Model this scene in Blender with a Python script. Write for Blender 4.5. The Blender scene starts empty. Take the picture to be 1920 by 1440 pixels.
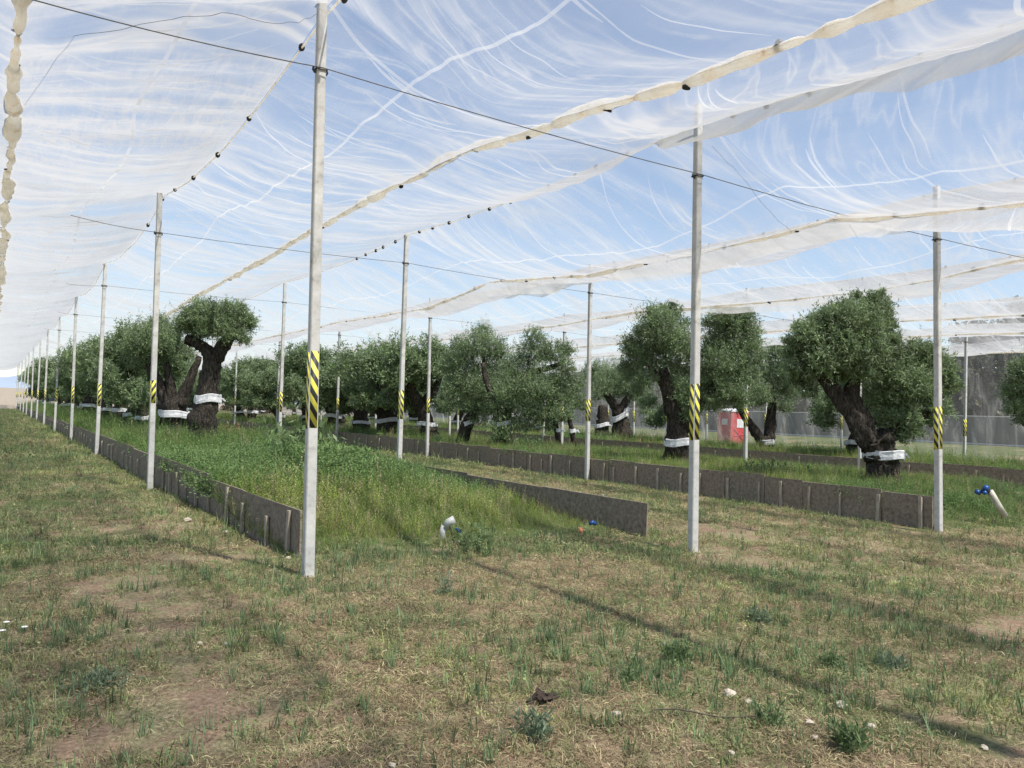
import bpy, math, random
import numpy as np
from mathutils import Vector, Matrix
R = math.radians
SC = bpy.context.scene
COL = SC.collection
rng = np.random.default_rng(7)
random.seed(7)

# ------------------------------------------------------------------ camera, sky, sun, exposure
YAW, PIT, ROL, FPX = 0.5607, 0.036, 0.0362, 1551.66
cy, sy, cp, sp, cr, sr = math.cos(YAW), math.sin(YAW), math.cos(PIT), math.sin(PIT), math.cos(ROL), math.sin(ROL)
FW = np.array([cp*sy, cp*cy, sp]); R0 = np.array([cy, -sy, 0.0]); U0 = np.cross(R0, FW)
RT = cr*R0 + sr*U0; UP = -sr*R0 + cr*U0
CAM = np.array([0, 0, 1.6])
cam = bpy.data.cameras.new('camera'); camo = bpy.data.objects.new('camera', cam); COL.objects.link(camo)
cam.sensor_width = 36; cam.lens = 36*FPX/1920; cam.clip_end = 9000; cam.clip_start = 0.05
camo.matrix_world = Matrix(((RT[0], UP[0], -FW[0], 0), (RT[1], UP[1], -FW[1], 0), (RT[2], UP[2], -FW[2], 1.6), (0, 0, 0, 1)))
SC.camera = camo

SUN = Vector((0.16, -0.55, 1.0)).normalized()
sun = bpy.data.lights.new('sun', 'SUN'); suno = bpy.data.objects.new('sun', sun); COL.objects.link(suno)
sun.energy = 4.6; sun.angle = R(1.2); sun.color = (1.0, 0.955, 0.88)
suno.rotation_euler = SUN.to_track_quat('Z', 'Y').to_euler()
W = bpy.data.worlds.new('World'); SC.world = W; W.use_nodes = True
wn = W.node_tree; wn.nodes.clear()
sky = wn.nodes.new('ShaderNodeTexSky'); sky.sky_type = 'NISHITA'; sky.sun_disc = False
sky.sun_elevation = math.asin(SUN.z); sky.sun_rotation = math.atan2(SUN.x, SUN.y)
sky.air_density = 1.0; sky.dust_density = .35; sky.ozone_density = 1.8; sky.altitude = 50
bg = wn.nodes.new('ShaderNodeBackground'); bg.inputs[1].default_value = 0.105
wo = wn.nodes.new('ShaderNodeOutputWorld')
wn.links.new(sky.outputs[0], bg.inputs[0]); wn.links.new(bg.outputs[0], wo.inputs[0])
SC.view_settings.view_transform = 'Standard'; SC.view_settings.look = 'None'
SC.view_settings.exposure = 0.72; SC.view_settings.gamma = 1; SC.view_settings.use_curve_mapping = False
SC.cycles.transparent_max_bounces = 40; SC.cycles.max_bounces = 6
SC.cycles.diffuse_bounces = 3; SC.cycles.glossy_bounces = 2; SC.cycles.transmission_bounces = 3
SC.cycles.use_denoising = True
SC.cycles.caustics_reflective = False; SC.cycles.caustics_refractive = False

# ------------------------------------------------------------------ helpers
def ray(x, y): return FW + RT*(x-960)/FPX - UP*(y-720)/FPX
def onz(x, y, z=0.0):
    d = ray(x, y); return CAM + d*(z-1.6)/d[2]
def onx(x, y, v):
    d = ray(x, y); return CAM + d*v/d[0]
def atd(x, y, d): return CAM + ray(x, y)*d
def depth(P): return (np.asarray(P)-CAM) @ FW
def projn(P):
    d = np.asarray(P)-CAM; z = d @ FW
    return 960+FPX*(d @ RT)/z, 720-FPX*(d @ UP)/z, z

def mesh_np(name, V, Fc, mat=None, smooth=False, uv=None, attr=None, mats=None, midx=None):
    """V (N,3); Fc (M,3|4) int array"""
    V = np.asarray(V, dtype=np.float32); Fc = np.asarray(Fc, dtype=np.int32)
    me = bpy.data.meshes.new(name)
    me.vertices.add(len(V)); me.vertices.foreach_set('co', V.ravel())
    k = Fc.shape[1]
    me.loops.add(Fc.size); me.loops.foreach_set('vertex_index', Fc.ravel())
    me.polygons.add(len(Fc))
    me.polygons.foreach_set('loop_start', np.arange(0, Fc.size, k, dtype=np.int32))
    try: me.polygons.foreach_set('loop_total', np.full(len(Fc), k, dtype=np.int32))
    except Exception: pass
    if smooth: me.polygons.foreach_set('use_smooth', np.ones(len(Fc), dtype=bool))
    if uv is not None:
        l = me.uv_layers.new(name='UVMap'); l.data.foreach_set('uv', np.asarray(uv, dtype=np.float32)[Fc.ravel()].ravel())
    if mats:
        for m in mats: me.materials.append(m)
    elif mat: me.materials.append(mat)
    if midx is not None: me.polygons.foreach_set('material_index', np.asarray(midx, dtype=np.int32))
    me.update(calc_edges=True)
    if attr is not None:
        for an, av in attr.items():
            a = me.attributes.new(an, 'FLOAT', 'POINT'); a.data.foreach_set('value', np.asarray(av, dtype=np.float32))
    return me

def link(name, me, parent=None, loc=(0, 0, 0), rot=(0, 0, 0), **tags):
    o = bpy.data.objects.new(name, me); COL.objects.link(o)
    o.location = loc; o.rotation_euler = rot
    if parent: o.parent = parent
    for k, v in tags.items():
        if v is not None: o[k] = v
    return o
def thing(name, label, cat, loc=(0, 0, 0), rot=(0, 0, 0), group=None):
    return link(name, None, None, loc, rot, label=label, category=cat, group=group)

class MB:
    def __init__(s): s.v = []; s.f = []; s.n = 0
    def add(s, V, Fq):
        V = np.asarray(V, float); Fq = np.asarray(Fq, int)
        if Fq.shape[1] == 3: Fq = np.hstack([Fq, Fq[:, 2:3]])
        s.v.append(V); s.f.append(Fq + s.n); s.n += len(V)
    def box(s, a, b, taper=1.0):
        a = np.array(a, float); b = np.array(b, float); c = (a+b)/2
        P = np.array([[x, y, z] for z in (a[2], b[2]) for y in (a[1], b[1]) for x in (a[0], b[0])])
        P[4:, :2] = c[:2] + (P[4:, :2]-c[:2])*taper
        s.add(P, [[0, 2, 3, 1], [4, 5, 7, 6], [0, 1, 5, 4], [2, 6, 7, 3], [0, 4, 6, 2], [1, 3, 7, 5]])
    def tube(s, pts, rad, n=8, cap=True, noise=0.0, rg=None, ell=None, twist=0.0):
        pts = np.asarray(pts, float); m = len(pts); rad = np.broadcast_to(np.asarray(rad, float), (m,))
        T = np.gradient(pts, axis=0); T /= np.linalg.norm(T, axis=1)[:, None]+1e-9
        ref = np.array([1, 0, 0]) if abs(T[0][0]) < .8 else np.array([0, 1, 0])
        V = []
        a = np.linspace(0, 2*np.pi, n, endpoint=False)
        lob = np.ones(n)
        if noise and rg is not None: lob = 1+noise*rg.normal(size=n)
        for i in range(m):
            A = np.cross(T[i], ref); A /= np.linalg.norm(A); B = np.cross(T[i], A); ref = -np.cross(T[i], A)*0+ref
            l = np.roll(lob, 0)
            if noise and rg is not None: l = l*(1+noise*.4*rg.normal(size=n))
            rr = rad[i]*l
            aa = a+twist*i
            V.append(pts[i]+np.outer(np.cos(aa)*rr, A)+np.outer(np.sin(aa)*rr*(ell or 1), B))
        V = np.vstack(V); Q = []
        for i in range(m-1):
            for j in range(n):
                Q.append([i*n+j, i*n+(j+1) % n, (i+1)*n+(j+1) % n, (i+1)*n+j])
        if cap:
            V = np.vstack([V, pts[0], pts[-1]]); c0 = m*n; c1 = m*n+1
            for j in range(n):
                Q.append([c0, (j+1) % n, j, j]); Q.append([c1, (m-1)*n+j, (m-1)*n+(j+1) % n, (m-1)*n+(j+1) % n])
        s.add(V, Q)
    def mesh(s, name, mat, smooth=False):
        V = np.vstack(s.v); Fq = np.vstack(s.f)
        me = bpy.data.meshes.new(name)
        fl = [tuple(q) if q[2] != q[3] else tuple(q[:3]) for q in Fq.tolist()]
        me.from_pydata(V.tolist(), [], fl); me.materials.append(mat)
        if smooth: me.polygons.foreach_set('use_smooth', np.ones(len(fl), dtype=bool))
        me.update(); return me

def vnoise(x, y, seed=0):
    x = np.asarray(x, float); y = np.asarray(y, float)
    tab = np.random.default_rng(1000+seed).uniform(-1, 1, (256, 256))
    xi = np.floor(x).astype(int); yi = np.floor(y).astype(int); fx = x-xi; fy = y-yi
    fx = fx*fx*(3-2*fx); fy = fy*fy*(3-2*fy)
    g = lambda a, b: tab[a % 256, b % 256]
    return (g(xi, yi)*(1-fx)+g(xi+1, yi)*fx)*(1-fy)+(g(xi, yi+1)*(1-fx)+g(xi+1, yi+1)*fx)*fy
def smooth(t): t = np.clip(t, 0, 1); return t*t*(3-2*t)

# ------------------------------------------------------------------ materials
def mat(name):
    m = bpy.data.materials.new(name); m.use_nodes = True; m.node_tree.nodes.clear(); return m
class NT:
    def __init__(s, m): s.t = m.node_tree
    def n(s, typ, ins=None, **kw):
        nd = s.t.nodes.new(typ)
        for k, v in kw.items(): setattr(nd, k, v)
        for k, v in (ins or {}).items():
            if isinstance(v, bpy.types.NodeSocket): s.t.links.new(v, nd.inputs[k])
            else: nd.inputs[k].default_value = v
        return nd
    def math(s, op, a, b=None, c=None, clamp=False):
        ins = {0: a}
        if b is not None: ins[1] = b
        if c is not None: ins[2] = c
        nd = s.n('ShaderNodeMath', ins, operation=op); nd.use_clamp = clamp; return nd.outputs[0]
    def ramp(s, fac, stops):
        nd = s.n('ShaderNodeValToRGB', {0: fac}); e = nd.color_ramp.elements
        while len(e) < len(stops): e.new(0.5)
        for el, (p, c) in zip(e, stops):
            el.position = p; el.color = (*c, 1) if len(c) == 3 else c
        return nd.outputs[0]
    def noise(s, vec, scale, detail=4, rough=.55, dist=0.0):
        return s.n('ShaderNodeTexNoise', {'Vector': vec, 'Scale': scale, 'Detail': detail, 'Roughness': rough, 'Distortion': dist}).outputs[0]
    def mix(s, f, a, b, blend='MIX'):
        nd = s.n('ShaderNodeMix', data_type='RGBA', blend_type=blend)
        for i, v in ((0, f), (6, a), (7, b)):
            if isinstance(v, bpy.types.NodeSocket): s.t.links.new(v, nd.inputs[i])
            else: nd.inputs[i].default_value = (*v, 1) if isinstance(v, tuple) and len(v) == 3 else v
        return nd.outputs[2]
    def out(s, sh): s.n('ShaderNodeOutputMaterial', {0: sh})

def principled(name, stops, scale=8, rough=.85, bump=.3, bscale=None, coord='Object', stretch=None, spec=.3, bdist=.01):
    m = mat(name); t = NT(m)
    tc = t.n('ShaderNodeTexCoord').outputs[coord]
    if stretch: tc = t.n('ShaderNodeMapping', {0: tc, 3: stretch}).outputs[0]
    nz = t.noise(tc, scale, 6, .65)
    col = t.ramp(nz, stops)
    b = t.n('ShaderNodeBump', {'Strength': bump, 'Distance': bdist, 'Height': t.noise(tc, bscale or scale*4, 5, .6)}).outputs[0]
    p = t.n('ShaderNodeBsdfPrincipled', {'Base Color': col, 'Roughness': rough, 'Normal': b, 'Specular IOR Level': spec})
    t.out(p.outputs[0]); return m

M = {}
M['concrete'] = principled('concrete', [(.28, (.30, .285, .25)), (.42, (.47, .46, .43)), (.6, (.55, .54, .51)), (.75, (.62, .61, .58))], 11, .9, .25, 60, bdist=.004)
M['wire'] = principled('steel_wire', [(.3, (.10, .10, .10)), (.7, (.16, .16, .16))], 20, .5, .1)
M['clip'] = principled('black_plastic', [(.3, (.012, .012, .013)), (.7, (.03, .03, .03))], 20, .5, .1)
M['board'] = principled('weathered_board', [(.28, (.13, .10, .072)), (.45, (.22, .178, .133)), (.6, (.29, .24, .185)), (.8, (.38, .33, .26))], 16, .95, 1.0, 60, bdist=.015)
M['board_red'] = principled('soil_stained_board', [(.28, (.14, .105, .078)), (.48, (.235, .19, .145)), (.7, (.33, .28, .22))], 16, .95, 1.0, 60, bdist=.012)
M['stake'] = principled('grey_stake_wood', [(.3, (.22, .18, .135)), (.5, (.38, .33, .26)), (.75, (.52, .47, .39))], 14, .9, .6, 40, stretch=(3, 3, .5))
M['bark'] = principled('olive_bark', [(.34, (.014, .011, .009)), (.46, (.042, .035, .028)), (.58, (.085, .071, .056)), (.72, (.17, .14, .105))], 15, .95, 1.0, 22, stretch=(1.6, 1.6, .45), bdist=.09)
M['wrap'] = principled('white_wrap', [(.3, (.50, .50, .51)), (.6, (.72, .72, .73))], 9, .75, .8, 22, bdist=.02)
M['pipe'] = principled('cream_pipe', [(.35, (.36, .34, .27)), (.6, (.52, .50, .42))], 8, .45, .1)
M['pipe_white'] = principled('white_pipe', [(.35, (.40, .40, .36)), (.6, (.56, .56, .52))], 8, .4, .1)
M['blue'] = principled('blue_plastic', [(.3, (.008, .045, .19)), (.7, (.015, .09, .32))], 8, .35, .1, spec=.5)
M['dark'] = principled('dark_fitting', [(.3, (.015, .015, .018)), (.7, (.04, .04, .045))], 8, .5, .1)
M['red'] = principled('red_plastic', [(.3, (.42, .022, .03)), (.7, (.55, .04, .045))], 4, .45, .1, spec=.4)
M['white'] = principled('white_plastic', [(.3, (.6, .6, .6)), (.7, (.75, .75, .75))], 4, .5, .1)
M['stone'] = principled('pale_stone', [(.3, (.34, .29, .22)), (.7, (.58, .53, .44))], 12, .9, .5)
M['clod'] = principled('dark_clod', [(.3, (.03, .022, .016)), (.7, (.09, .065, .05))], 20, .95, .8)
M['petal'] = principled('white_petal', [(.3, (.7, .7, .68)), (.7, (.82, .82, .8))], 20, .7, .1)
M['orange'] = principled('orange_rag', [(.3, (.55, .16, .08)), (.7, (.72, .28, .16))], 20, .8, .2)
M['twig'] = principled('dry_twig', [(.3, (.07, .055, .04)), (.7, (.15, .12, .09))], 20, .9, .2)
M['fence'] = principled('fence_metal', [(.3, (.28, .28, .26)), (.7, (.40, .40, .38))], 20, .6, .2)

# rolled netting: cream cloth with brown dirt
def m_roll():
    m = mat('rolled_cloth'); t = NT(m); tc = t.n('ShaderNodeTexCoord').outputs['Object']
    d = t.noise(tc, 5.5, 5, .7); c = t.ramp(d, [(.28, (.62, .47, .33)), (.37, (.90, .82, .69)), (.55, (.96, .93, .86))])
    mp = t.n('ShaderNodeMapping', {0: tc, 3: (1, .12, 1)}).outputs[0]
    b = t.n('ShaderNodeBump', {'Strength': .8, 'Distance': .02, 'Height': t.noise(mp, 45, 4, .6)}).outputs[0]
    a = t.n('ShaderNodeBsdfDiffuse', {0: c, 'Normal': b}).outputs[0]
    tr = t.n('ShaderNodeBsdfTranslucent', {0: c, 'Normal': b}).outputs[0]
    t.out(t.n('ShaderNodeMixShader', {0: .72, 1: a, 2: tr}).outputs[0]); return m
M['roll'] = m_roll()

def m_tape(angle):
    m = mat('hazard_tape'); t = NT(m); uv = t.n('ShaderNodeTexCoord').outputs['UV']
    s = t.n('ShaderNodeSeparateXYZ', {0: uv})
    w = t.math('FRACT', t.math('ADD', t.math('MULTIPLY', s.outputs[1], 1/.158), t.math('MULTIPLY', s.outputs[0], angle)))
    f = t.math('GREATER_THAN', w, .5)
    wear = t.noise(uv, 30, 4, .7)
    yel = t.ramp(wear, [(.3, (.70, .62, .06)), (.7, (.82, .76, .13))]); blk = t.ramp(wear, [(.4, (.018, .018, .018)), (.75, (.06, .06, .055))])
    p = t.n('ShaderNodeBsdfPrincipled', {'Base Color': t.mix(f, blk, yel), 'Roughness': .55})
    t.out(p.outputs[0]); return m
M['tapeA'] = m_tape(11.0); M['tapeB'] = m_tape(-11.0)

# woven net: coverage grows when the sheet is seen edge-on, folds and creases are denser
def m_net(name, base, gain, crumple, col=(.545, .545, .55, 1)):
    m = mat(name); t = NT(m)
    uv = t.n('ShaderNodeTexCoord').outputs['UV']
    m1 = t.n('ShaderNodeMapping', {0: uv, 3: (.30, 1.25, 1)}).outputs[0]       # folds running across the bay
    n1 = t.noise(m1, 1.0, 3, .5, .12)
    s1 = t.math('POWER', t.math('SUBTRACT', 1.0, t.math('ABSOLUTE', t.math('MULTIPLY', t.math('SUBTRACT', n1, .5), 13.0)), clamp=True), 1.6)
    m2 = t.n('ShaderNodeMapping', {0: uv, 1: (7, 3, 0), 3: (.9, 3.6, 1)}).outputs[0]
    n2 = t.noise(m2, 1.0, 2, .5, .25)
    s2 = t.math('POWER', t.math('SUBTRACT', 1.0, t.math('ABSOLUTE', t.math('MULTIPLY', t.math('SUBTRACT', n2, .56), 14)), clamp=True), 1.6)
    m3 = t.n('ShaderNodeMapping', {0: uv, 1: (1, 9, 0), 3: (9, 2.2, 1)}).outputs[0]  # crumples running along the bay
    n3 = t.noise(m3, 1.0, 4, .7, .6)
    s3 = t.math('MULTIPLY', t.math('POWER', n3, 2.2), 1.3)
    patch = t.noise(t.n('ShaderNodeMapping', {0: uv, 1: (3, 5, 0), 3: (.55, .42, 1)}).outputs[0], 1.0, 3, .55)
    pm = t.n('ShaderNodeMapRange', {0: patch, 1: .38, 2: .68}).outputs[0]
    pm2 = t.n('ShaderNodeMapRange', {0: patch, 1: .66, 2: .40}).outputs[0]
    at = t.n('ShaderNodeAttribute', attribute_name='edge').outputs['Fac']
    a = t.math('MULTIPLY', t.math('MULTIPLY', s1, pm), gain)
    a = t.math('ADD', a, t.math('MULTIPLY', t.math('MULTIPLY', s2, pm2), gain*.55))
    a = t.math('ADD', a, t.math('MULTIPLY', t.math('MULTIPLY', s3, pm2), crumple))
    a = t.math('ADD', a, t.math('MULTIPLY', patch, .22))
    a = t.math('ADD', a, t.math('MULTIPLY', at, .35))
    a = t.math('ADD', a, base)
    a = t.math('MINIMUM', a, .93)
    g = t.n('ShaderNodeNewGeometry')
    cs = t.n('ShaderNodeVectorMath', {0: g.outputs['Normal'], 1: g.outputs['Incoming']}, operation='DOT_PRODUCT').outputs['Value']
    cs = t.math('MAXIMUM', t.math('ABSOLUTE', cs), .15)
    op = t.math('SUBTRACT', 1.0, t.math('POWER', t.math('SUBTRACT', 1.0, a), t.math('DIVIDE', .45, cs)))
    tr = t.n('ShaderNodeBsdfTranslucent', {0: col}).outputs[0]; df = t.n('ShaderNodeBsdfDiffuse', {0: col}).outputs[0]
    sh = t.n('ShaderNodeMixShader', {0: .42, 1: tr, 2: df}).outputs[0]
    tp = t.n('ShaderNodeBsdfTransparent').outputs[0]
    t.out(t.n('ShaderNodeMixShader', {0: op, 1: tp, 2: sh}).outputs[0]); return m
M['net'] = m_net('woven_net', .17, .44, .24)
M['net_crumpled'] = m_net('crumpled_woven_net', .25, .6, 1.1)
M['net_fold'] = m_net('folded_woven_net', .36, .2, .2, (.62, .61, .59, 1))
M['net_seam'] = m_net('seam_woven_net', .30, .1, .1, (.72, .72, .72, 1))
M['curtain'] = m_net('curtain_woven_net', .20, .55, .15, (.55, .53, .49, 1))

def m_leaf(name, a, b, silver, trans=.25):
    m = mat(name); t = NT(m); g = t.n('ShaderNodeNewGeometry')
    rnd = g.outputs['Random Per Island']
    c = t.mix(rnd, a, b); cn = t.n('ShaderNodeMapRange', {0: t.noise(t.n('ShaderNodeTexCoord').outputs['Object'], 2.6, 2, .5), 1: .35, 2: .65, 3: .68, 4: 1.3}).outputs[0]; c = t.n('ShaderNodeHueSaturation', {'Value': cn, 'Color': c}).outputs[0]; c = t.mix(t.math('MULTIPLY', g.outputs['Backfacing'], .6), c, silver)
    p = t.n('ShaderNodeBsdfPrincipled', {'Base Color': c, 'Roughness': .5, 'Specular IOR Level': .35}).outputs[0]
    tr = t.n('ShaderNodeBsdfTranslucent', {0: c}).outputs[0]
    t.out(t.n('ShaderNodeMixShader', {0: trans, 1: p, 2: tr}).outputs[0]); return m
M['olive'] = m_leaf('olive_leaf', (.080, .140, .048), (.24, .33, .135), (.36, .42, .29), .34)
M['oak'] = m_leaf('tree_leaf', (.085, .085, .05), (.20, .19, .11), (.16, .16, .11))
M['weed'] = m_leaf('weed_leaf', (.10, .16, .06), (.17, .24, .10), (.16, .21, .10), .3)
M['weed_blue'] = m_leaf('grey_green_leaf', (.12, .175, .105), (.20, .26, .16), (.20, .25, .15), .35)
M['dryweed'] = m_leaf('dry_weed_leaf', (.22, .11, .06), (.32, .19, .10), (.2, .14, .08), .3)

def m_grass():
    m = mat('grass_blades'); t = NT(m)
    at = t.n('ShaderNodeAttribute', attribute_name='tint', attribute_type='INSTANCER').outputs['Color']
    rnd = t.n('ShaderNodeNewGeometry').outputs['Random Per Island']
    h = t.n('ShaderNodeHueSaturation', {'Hue': t.math('ADD', .485, t.math('MULTIPLY', rnd, .03)), 'Value': t.math('ADD', .62, t.math('MULTIPLY', rnd, .76)), 'Color': at}).outputs[0]
    p = t.n('ShaderNodeBsdfPrincipled', {'Base Color': h, 'Roughness': .65, 'Specular IOR Level': .25}).outputs[0]
    tr = t.n('ShaderNodeBsdfTranslucent', {0: h}).outputs[0]
    t.out(t.n('ShaderNodeMixShader', {0: .3, 1: p, 2: tr}).outputs[0]); return m
M['grass'] = m_grass()

def m_ground():
    m = mat('dry_turf_soil'); t = NT(m); g = t.n('ShaderNodeNewGeometry').outputs['Position']
    big = t.noise(g, .55, 5, .6); mid = t.noise(g, 3.2, 6, .65); fin = t.noise(g, 38, 6, .7)
    soil = t.ramp(fin, [(.3, (.12, .08, .05)), (.5, (.24, .165, .11)), (.7, (.36, .27, .19))])
    straw = t.ramp(fin, [(.3, (.10, .085, .045)), (.5, (.22, .19, .11)), (.72, (.38, .33, .20))])
    green = t.ramp(fin, [(.3, (.035, .050, .016)), (.5, (.085, .105, .036)), (.72, (.16, .17, .075))])
    c = t.mix(t.n('ShaderNodeMapRange', {0: mid, 1: .42, 2: .56}).outputs[0], soil, straw)
    sx = t.n('ShaderNodeSeparateXYZ', {0: g})
    gm = t.n('ShaderNodeMapRange', {0: sx.outputs[1], 1: 6.0, 2: 26.0, 3: .12, 4: -.08}).outputs[0]
    c = t.mix(t.n('ShaderNodeMapRange', {0: t.math('SUBTRACT', big, gm), 1: .42, 2: .54}).outputs[0], c, green)
    far = t.n('ShaderNodeMapRange', {0: sx.outputs[1], 1: 112.0, 2: 117.0}).outputs[0]
    c = t.mix(far, c, t.ramp(mid, [(.35, (.24, .20, .155)), (.65, (.33, .28, .22))]))
    b = t.n('ShaderNodeBump', {'Strength': .9, 'Distance': .02, 'Height': fin}).outputs[0]
    t.out(t.n('ShaderNodeBsdfPrincipled', {'Base Color': c, 'Roughness': .95, 'Normal': b, 'Specular IOR Level': .15}).outputs[0]); return m
M['ground'] = m_ground()
M['bedsoil'] = principled('bed_soil', [(.3, (.05, .06, .02)), (.6, (.11, .11, .045)), (.8, (.19, .15, .09))], 3, .95, .8, 20, coord='Object')
M['mount'] = principled('haze_tinted_hills', [(.3, (.24, .29, .36)), (.7, (.28, .33, .40))], .01, 1, 0)  # blue-grey of distant air haze put into the base colour

# ------------------------------------------------------------------ ground
def gz(x, y):
    x = np.asarray(x, float); y = np.asarray(y, float)
    z = .95*smooth((x-33)/22.)
    z = z + 2.9*smooth((y-117)/38.)*smooth((60-x)/50.)
    d = np.hypot(x, y)
    z = z + (.03*vnoise(x*.5, y*.5, 1)+.022*vnoise(x*1.7, y*1.7, 2)+.012*vnoise(x*6, y*6, 3))*np.clip(1.4-d/40, .3, 1)
    return z
def axis(a, b, fine0, fine1, st, grow=1.12):
    xs = list(np.arange(fine0, fine1, st)); s = st; x = fine0; lo = []
    while x > a: s *= grow; x -= s; lo.append(x)
    s = st; x = xs[-1]; hi = []
    while x < b: s *= grow; x += s; hi.append(x)
    return np.array(lo[::-1]+xs+hi)
def grid_mesh(name, X, Y, zf, mt):
    gx, gy = np.meshgrid(X, Y); Z = zf(gx, gy)
    V = np.stack([gx.ravel(), gy.ravel(), Z.ravel()], 1); nx, ny = len(X), len(Y)
    i = np.arange(nx-1)[None, :]+np.arange(ny-1)[:, None]*nx; i = i.ravel()
    return mesh_np(name, V, np.stack([i, i+1, i+1+nx, i+nx], 1), mt, True)
link('ground', grid_mesh('ground', axis(-3500, 4500, -3, 16, .12), axis(-2500, 4500, 0, 16, .12), gz, M['ground']), kind='structure')

BEDS = {1: (2.80, 7.42, 8.7, .42), 2: (12.98, 18.3, 7.6, .42), 3: (23.8, 29.4, 6.0, .47)}
def bedz(b, x, y):
    x0, x1, y0, h = BEDS[b]
    r = smooth((y-y0+.3+.35*vnoise(x*.8, y*.3, 9))/((7.0+3*smooth((x-5.5)/1.5)) if b == 1 else 3.2))
    return h*r + .05*vnoise(x*1.1, y*1.1, 12)*r + .012
for b, (x0, x1, y0, h) in BEDS.items():
    X = np.linspace(x0, x1, 26); Y = axis(y0-.7, 116, y0-.7, 26, .2)
    def zf(gx, gy, b=b):
        z = bedz(b, gx, gy)+np.maximum(gz(gx, gy), 0)
        return z-.10*smooth((BEDS[b][2]+.15-gy)/.4)
    link('bed_soil', grid_mesh('bed_soil', X, Y, zf, M['bedsoil']), kind='structure')

# distant hills on the left horizon
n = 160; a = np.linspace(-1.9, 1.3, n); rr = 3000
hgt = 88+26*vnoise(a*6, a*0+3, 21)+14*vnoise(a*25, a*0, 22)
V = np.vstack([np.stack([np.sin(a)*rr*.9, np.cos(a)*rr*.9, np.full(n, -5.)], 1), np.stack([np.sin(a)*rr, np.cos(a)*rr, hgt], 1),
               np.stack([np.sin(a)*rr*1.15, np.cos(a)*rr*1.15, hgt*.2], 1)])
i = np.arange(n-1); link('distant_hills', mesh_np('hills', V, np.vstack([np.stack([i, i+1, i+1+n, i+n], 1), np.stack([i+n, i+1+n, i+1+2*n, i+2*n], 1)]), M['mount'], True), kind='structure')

# ------------------------------------------------------------------ posts
ROWV = {'A': 2.55, 'B': 7.55, 'C': 12.85, 'D': 18.42, 'E': 23.75, 'F': 29.68, 'G': 35.2}
UK = lambda k: 7.55+9.035*(k-1)
POSTFIX = {('A', 1): (2.59, 7.59, 4.80), ('A', 2): (2.50, 16.12, 4.65), ('A', 3): (2.58, 25.9, 4.80), ('B', 1): (7.30, 7.36, 4.60), ('B', 2): (7.60, 16.61, 4.82),
           ('B', 3): (7.65, 25.64, 4.82), ('C', 1): (12.76, 7.50, 4.64), ('C', 2): (12.86, 16.75, 4.76), ('C', 3): (12.84, 25.8, 4.8)}
TAPEZ = {('A', 1): (1.40, 2.12), ('A', 2): (1.56, 1.97), ('B', 1): (1.36, 2.04), ('C', 1): (1.32, 1.99), ('C', 2): (1.5, 2.05)}
LEAN = {('A', 1): -.022, ('A', 2): -.018, ('B', 1): -.015, ('C', 1): -.036, ('C', 2): -.016, ('E', 2): -.03}
PH = 5.5
def shaft_mesh():
    mb = MB(); s0, s1, ch = .049, .042, .009
    def ring(s, z):
        return [[s-ch, -s, z], [s, -s+ch, z], [s, s-ch, z], [s-ch, s, z], [-s+ch, s, z], [-s, s-ch, z], [-s, -s+ch, z], [-s+ch, -s, z]]
    zs = [-.35, 0.0, 1.4, 2.8, 4.2, PH]
    V = [p for z in zs for p in ring(s0+(s1-s0)*max(z, 0)/PH, z)]; Q = []
    for i in range(len(zs)-1):
        for j in range(8): Q.append([i*8+j, i*8+(j+1) % 8, (i+1)*8+(j+1) % 8, (i+1)*8+j])
    t = (len(zs)-1)*8
    Q += [[t, t+1, t+2, t+3], [t, t+3, t+4, t+7], [t+4, t+5, t+6, t+7]]
    mb.add(V, Q); return mb.mesh('shaft', M['concrete'])
SHAFT = shaft_mesh()
def tape_mesh(face, z0, z1, mt):
    s = .049-.007*z0/PH+.0018; w = .037
    if face == 'y': P = [[-w, -s, z0], [w, -s, z0], [w, -s+.0006, z1], [-w, -s+.0006, z1]]; nrm = [0, .0014, 0]
    else: P = [[-s, w, z0], [-s, -w, z0], [-s+.0006, -w, z1], [-s+.0006, w, z1]]; nrm = [.0014, 0, 0]
    P = np.array(P); P2 = P+np.array(nrm)
    V = np.vstack([P, P2]); Fq = [[0, 1, 2, 3], [5, 4, 7, 6], [0, 4, 5, 1], [1, 5, 6, 2], [2, 6, 7, 3], [3, 7, 4, 0]]
    uv = np.array([[0, z0], [.07, z0], [.07, z1], [0, z1]]*2)
    return mesh_np('hazard_tape', V, Fq, mt, uv=uv)
def clamp_mesh():
    mb = MB(); s = .052
    for z in (0, .012):
        mb.tube([[s, -s, z], [s, s, z+.006], [-s, s, z], [-s, -s, z-.004], [s, -s, z]], .005, 5)
    mb.tube([[-s-.002, -.01, -.03], [-s-.02, 0, 0], [-s-.012, .012, .03]], .012, 6)
    mb.tube([[s+.002, .0, -.035], [s+.016, -.004, -.012], [s+.006, 0, .02]], .009, 6)
    return mb.mesh('wire_clamp', M['clip'])
CLAMP = clamp_mesh()
ROWTXT = {'A': 'left of front bed', 'B': 'right of front bed', 'C': 'left of middle bed', 'D': 'right of middle bed',
          'E': 'left of farthest bed', 'F': 'right of farthest bed', 'G': 'along hanging net curtain'}
ORD = ['', 'nearest', 'second', 'third', 'fourth', 'fifth', 'sixth', 'seventh', 'eighth', 'ninth', 'tenth', 'eleventh', 'twelfth', 'thirteenth']
tape_cache = {}
POSTTOP = {}
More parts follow.
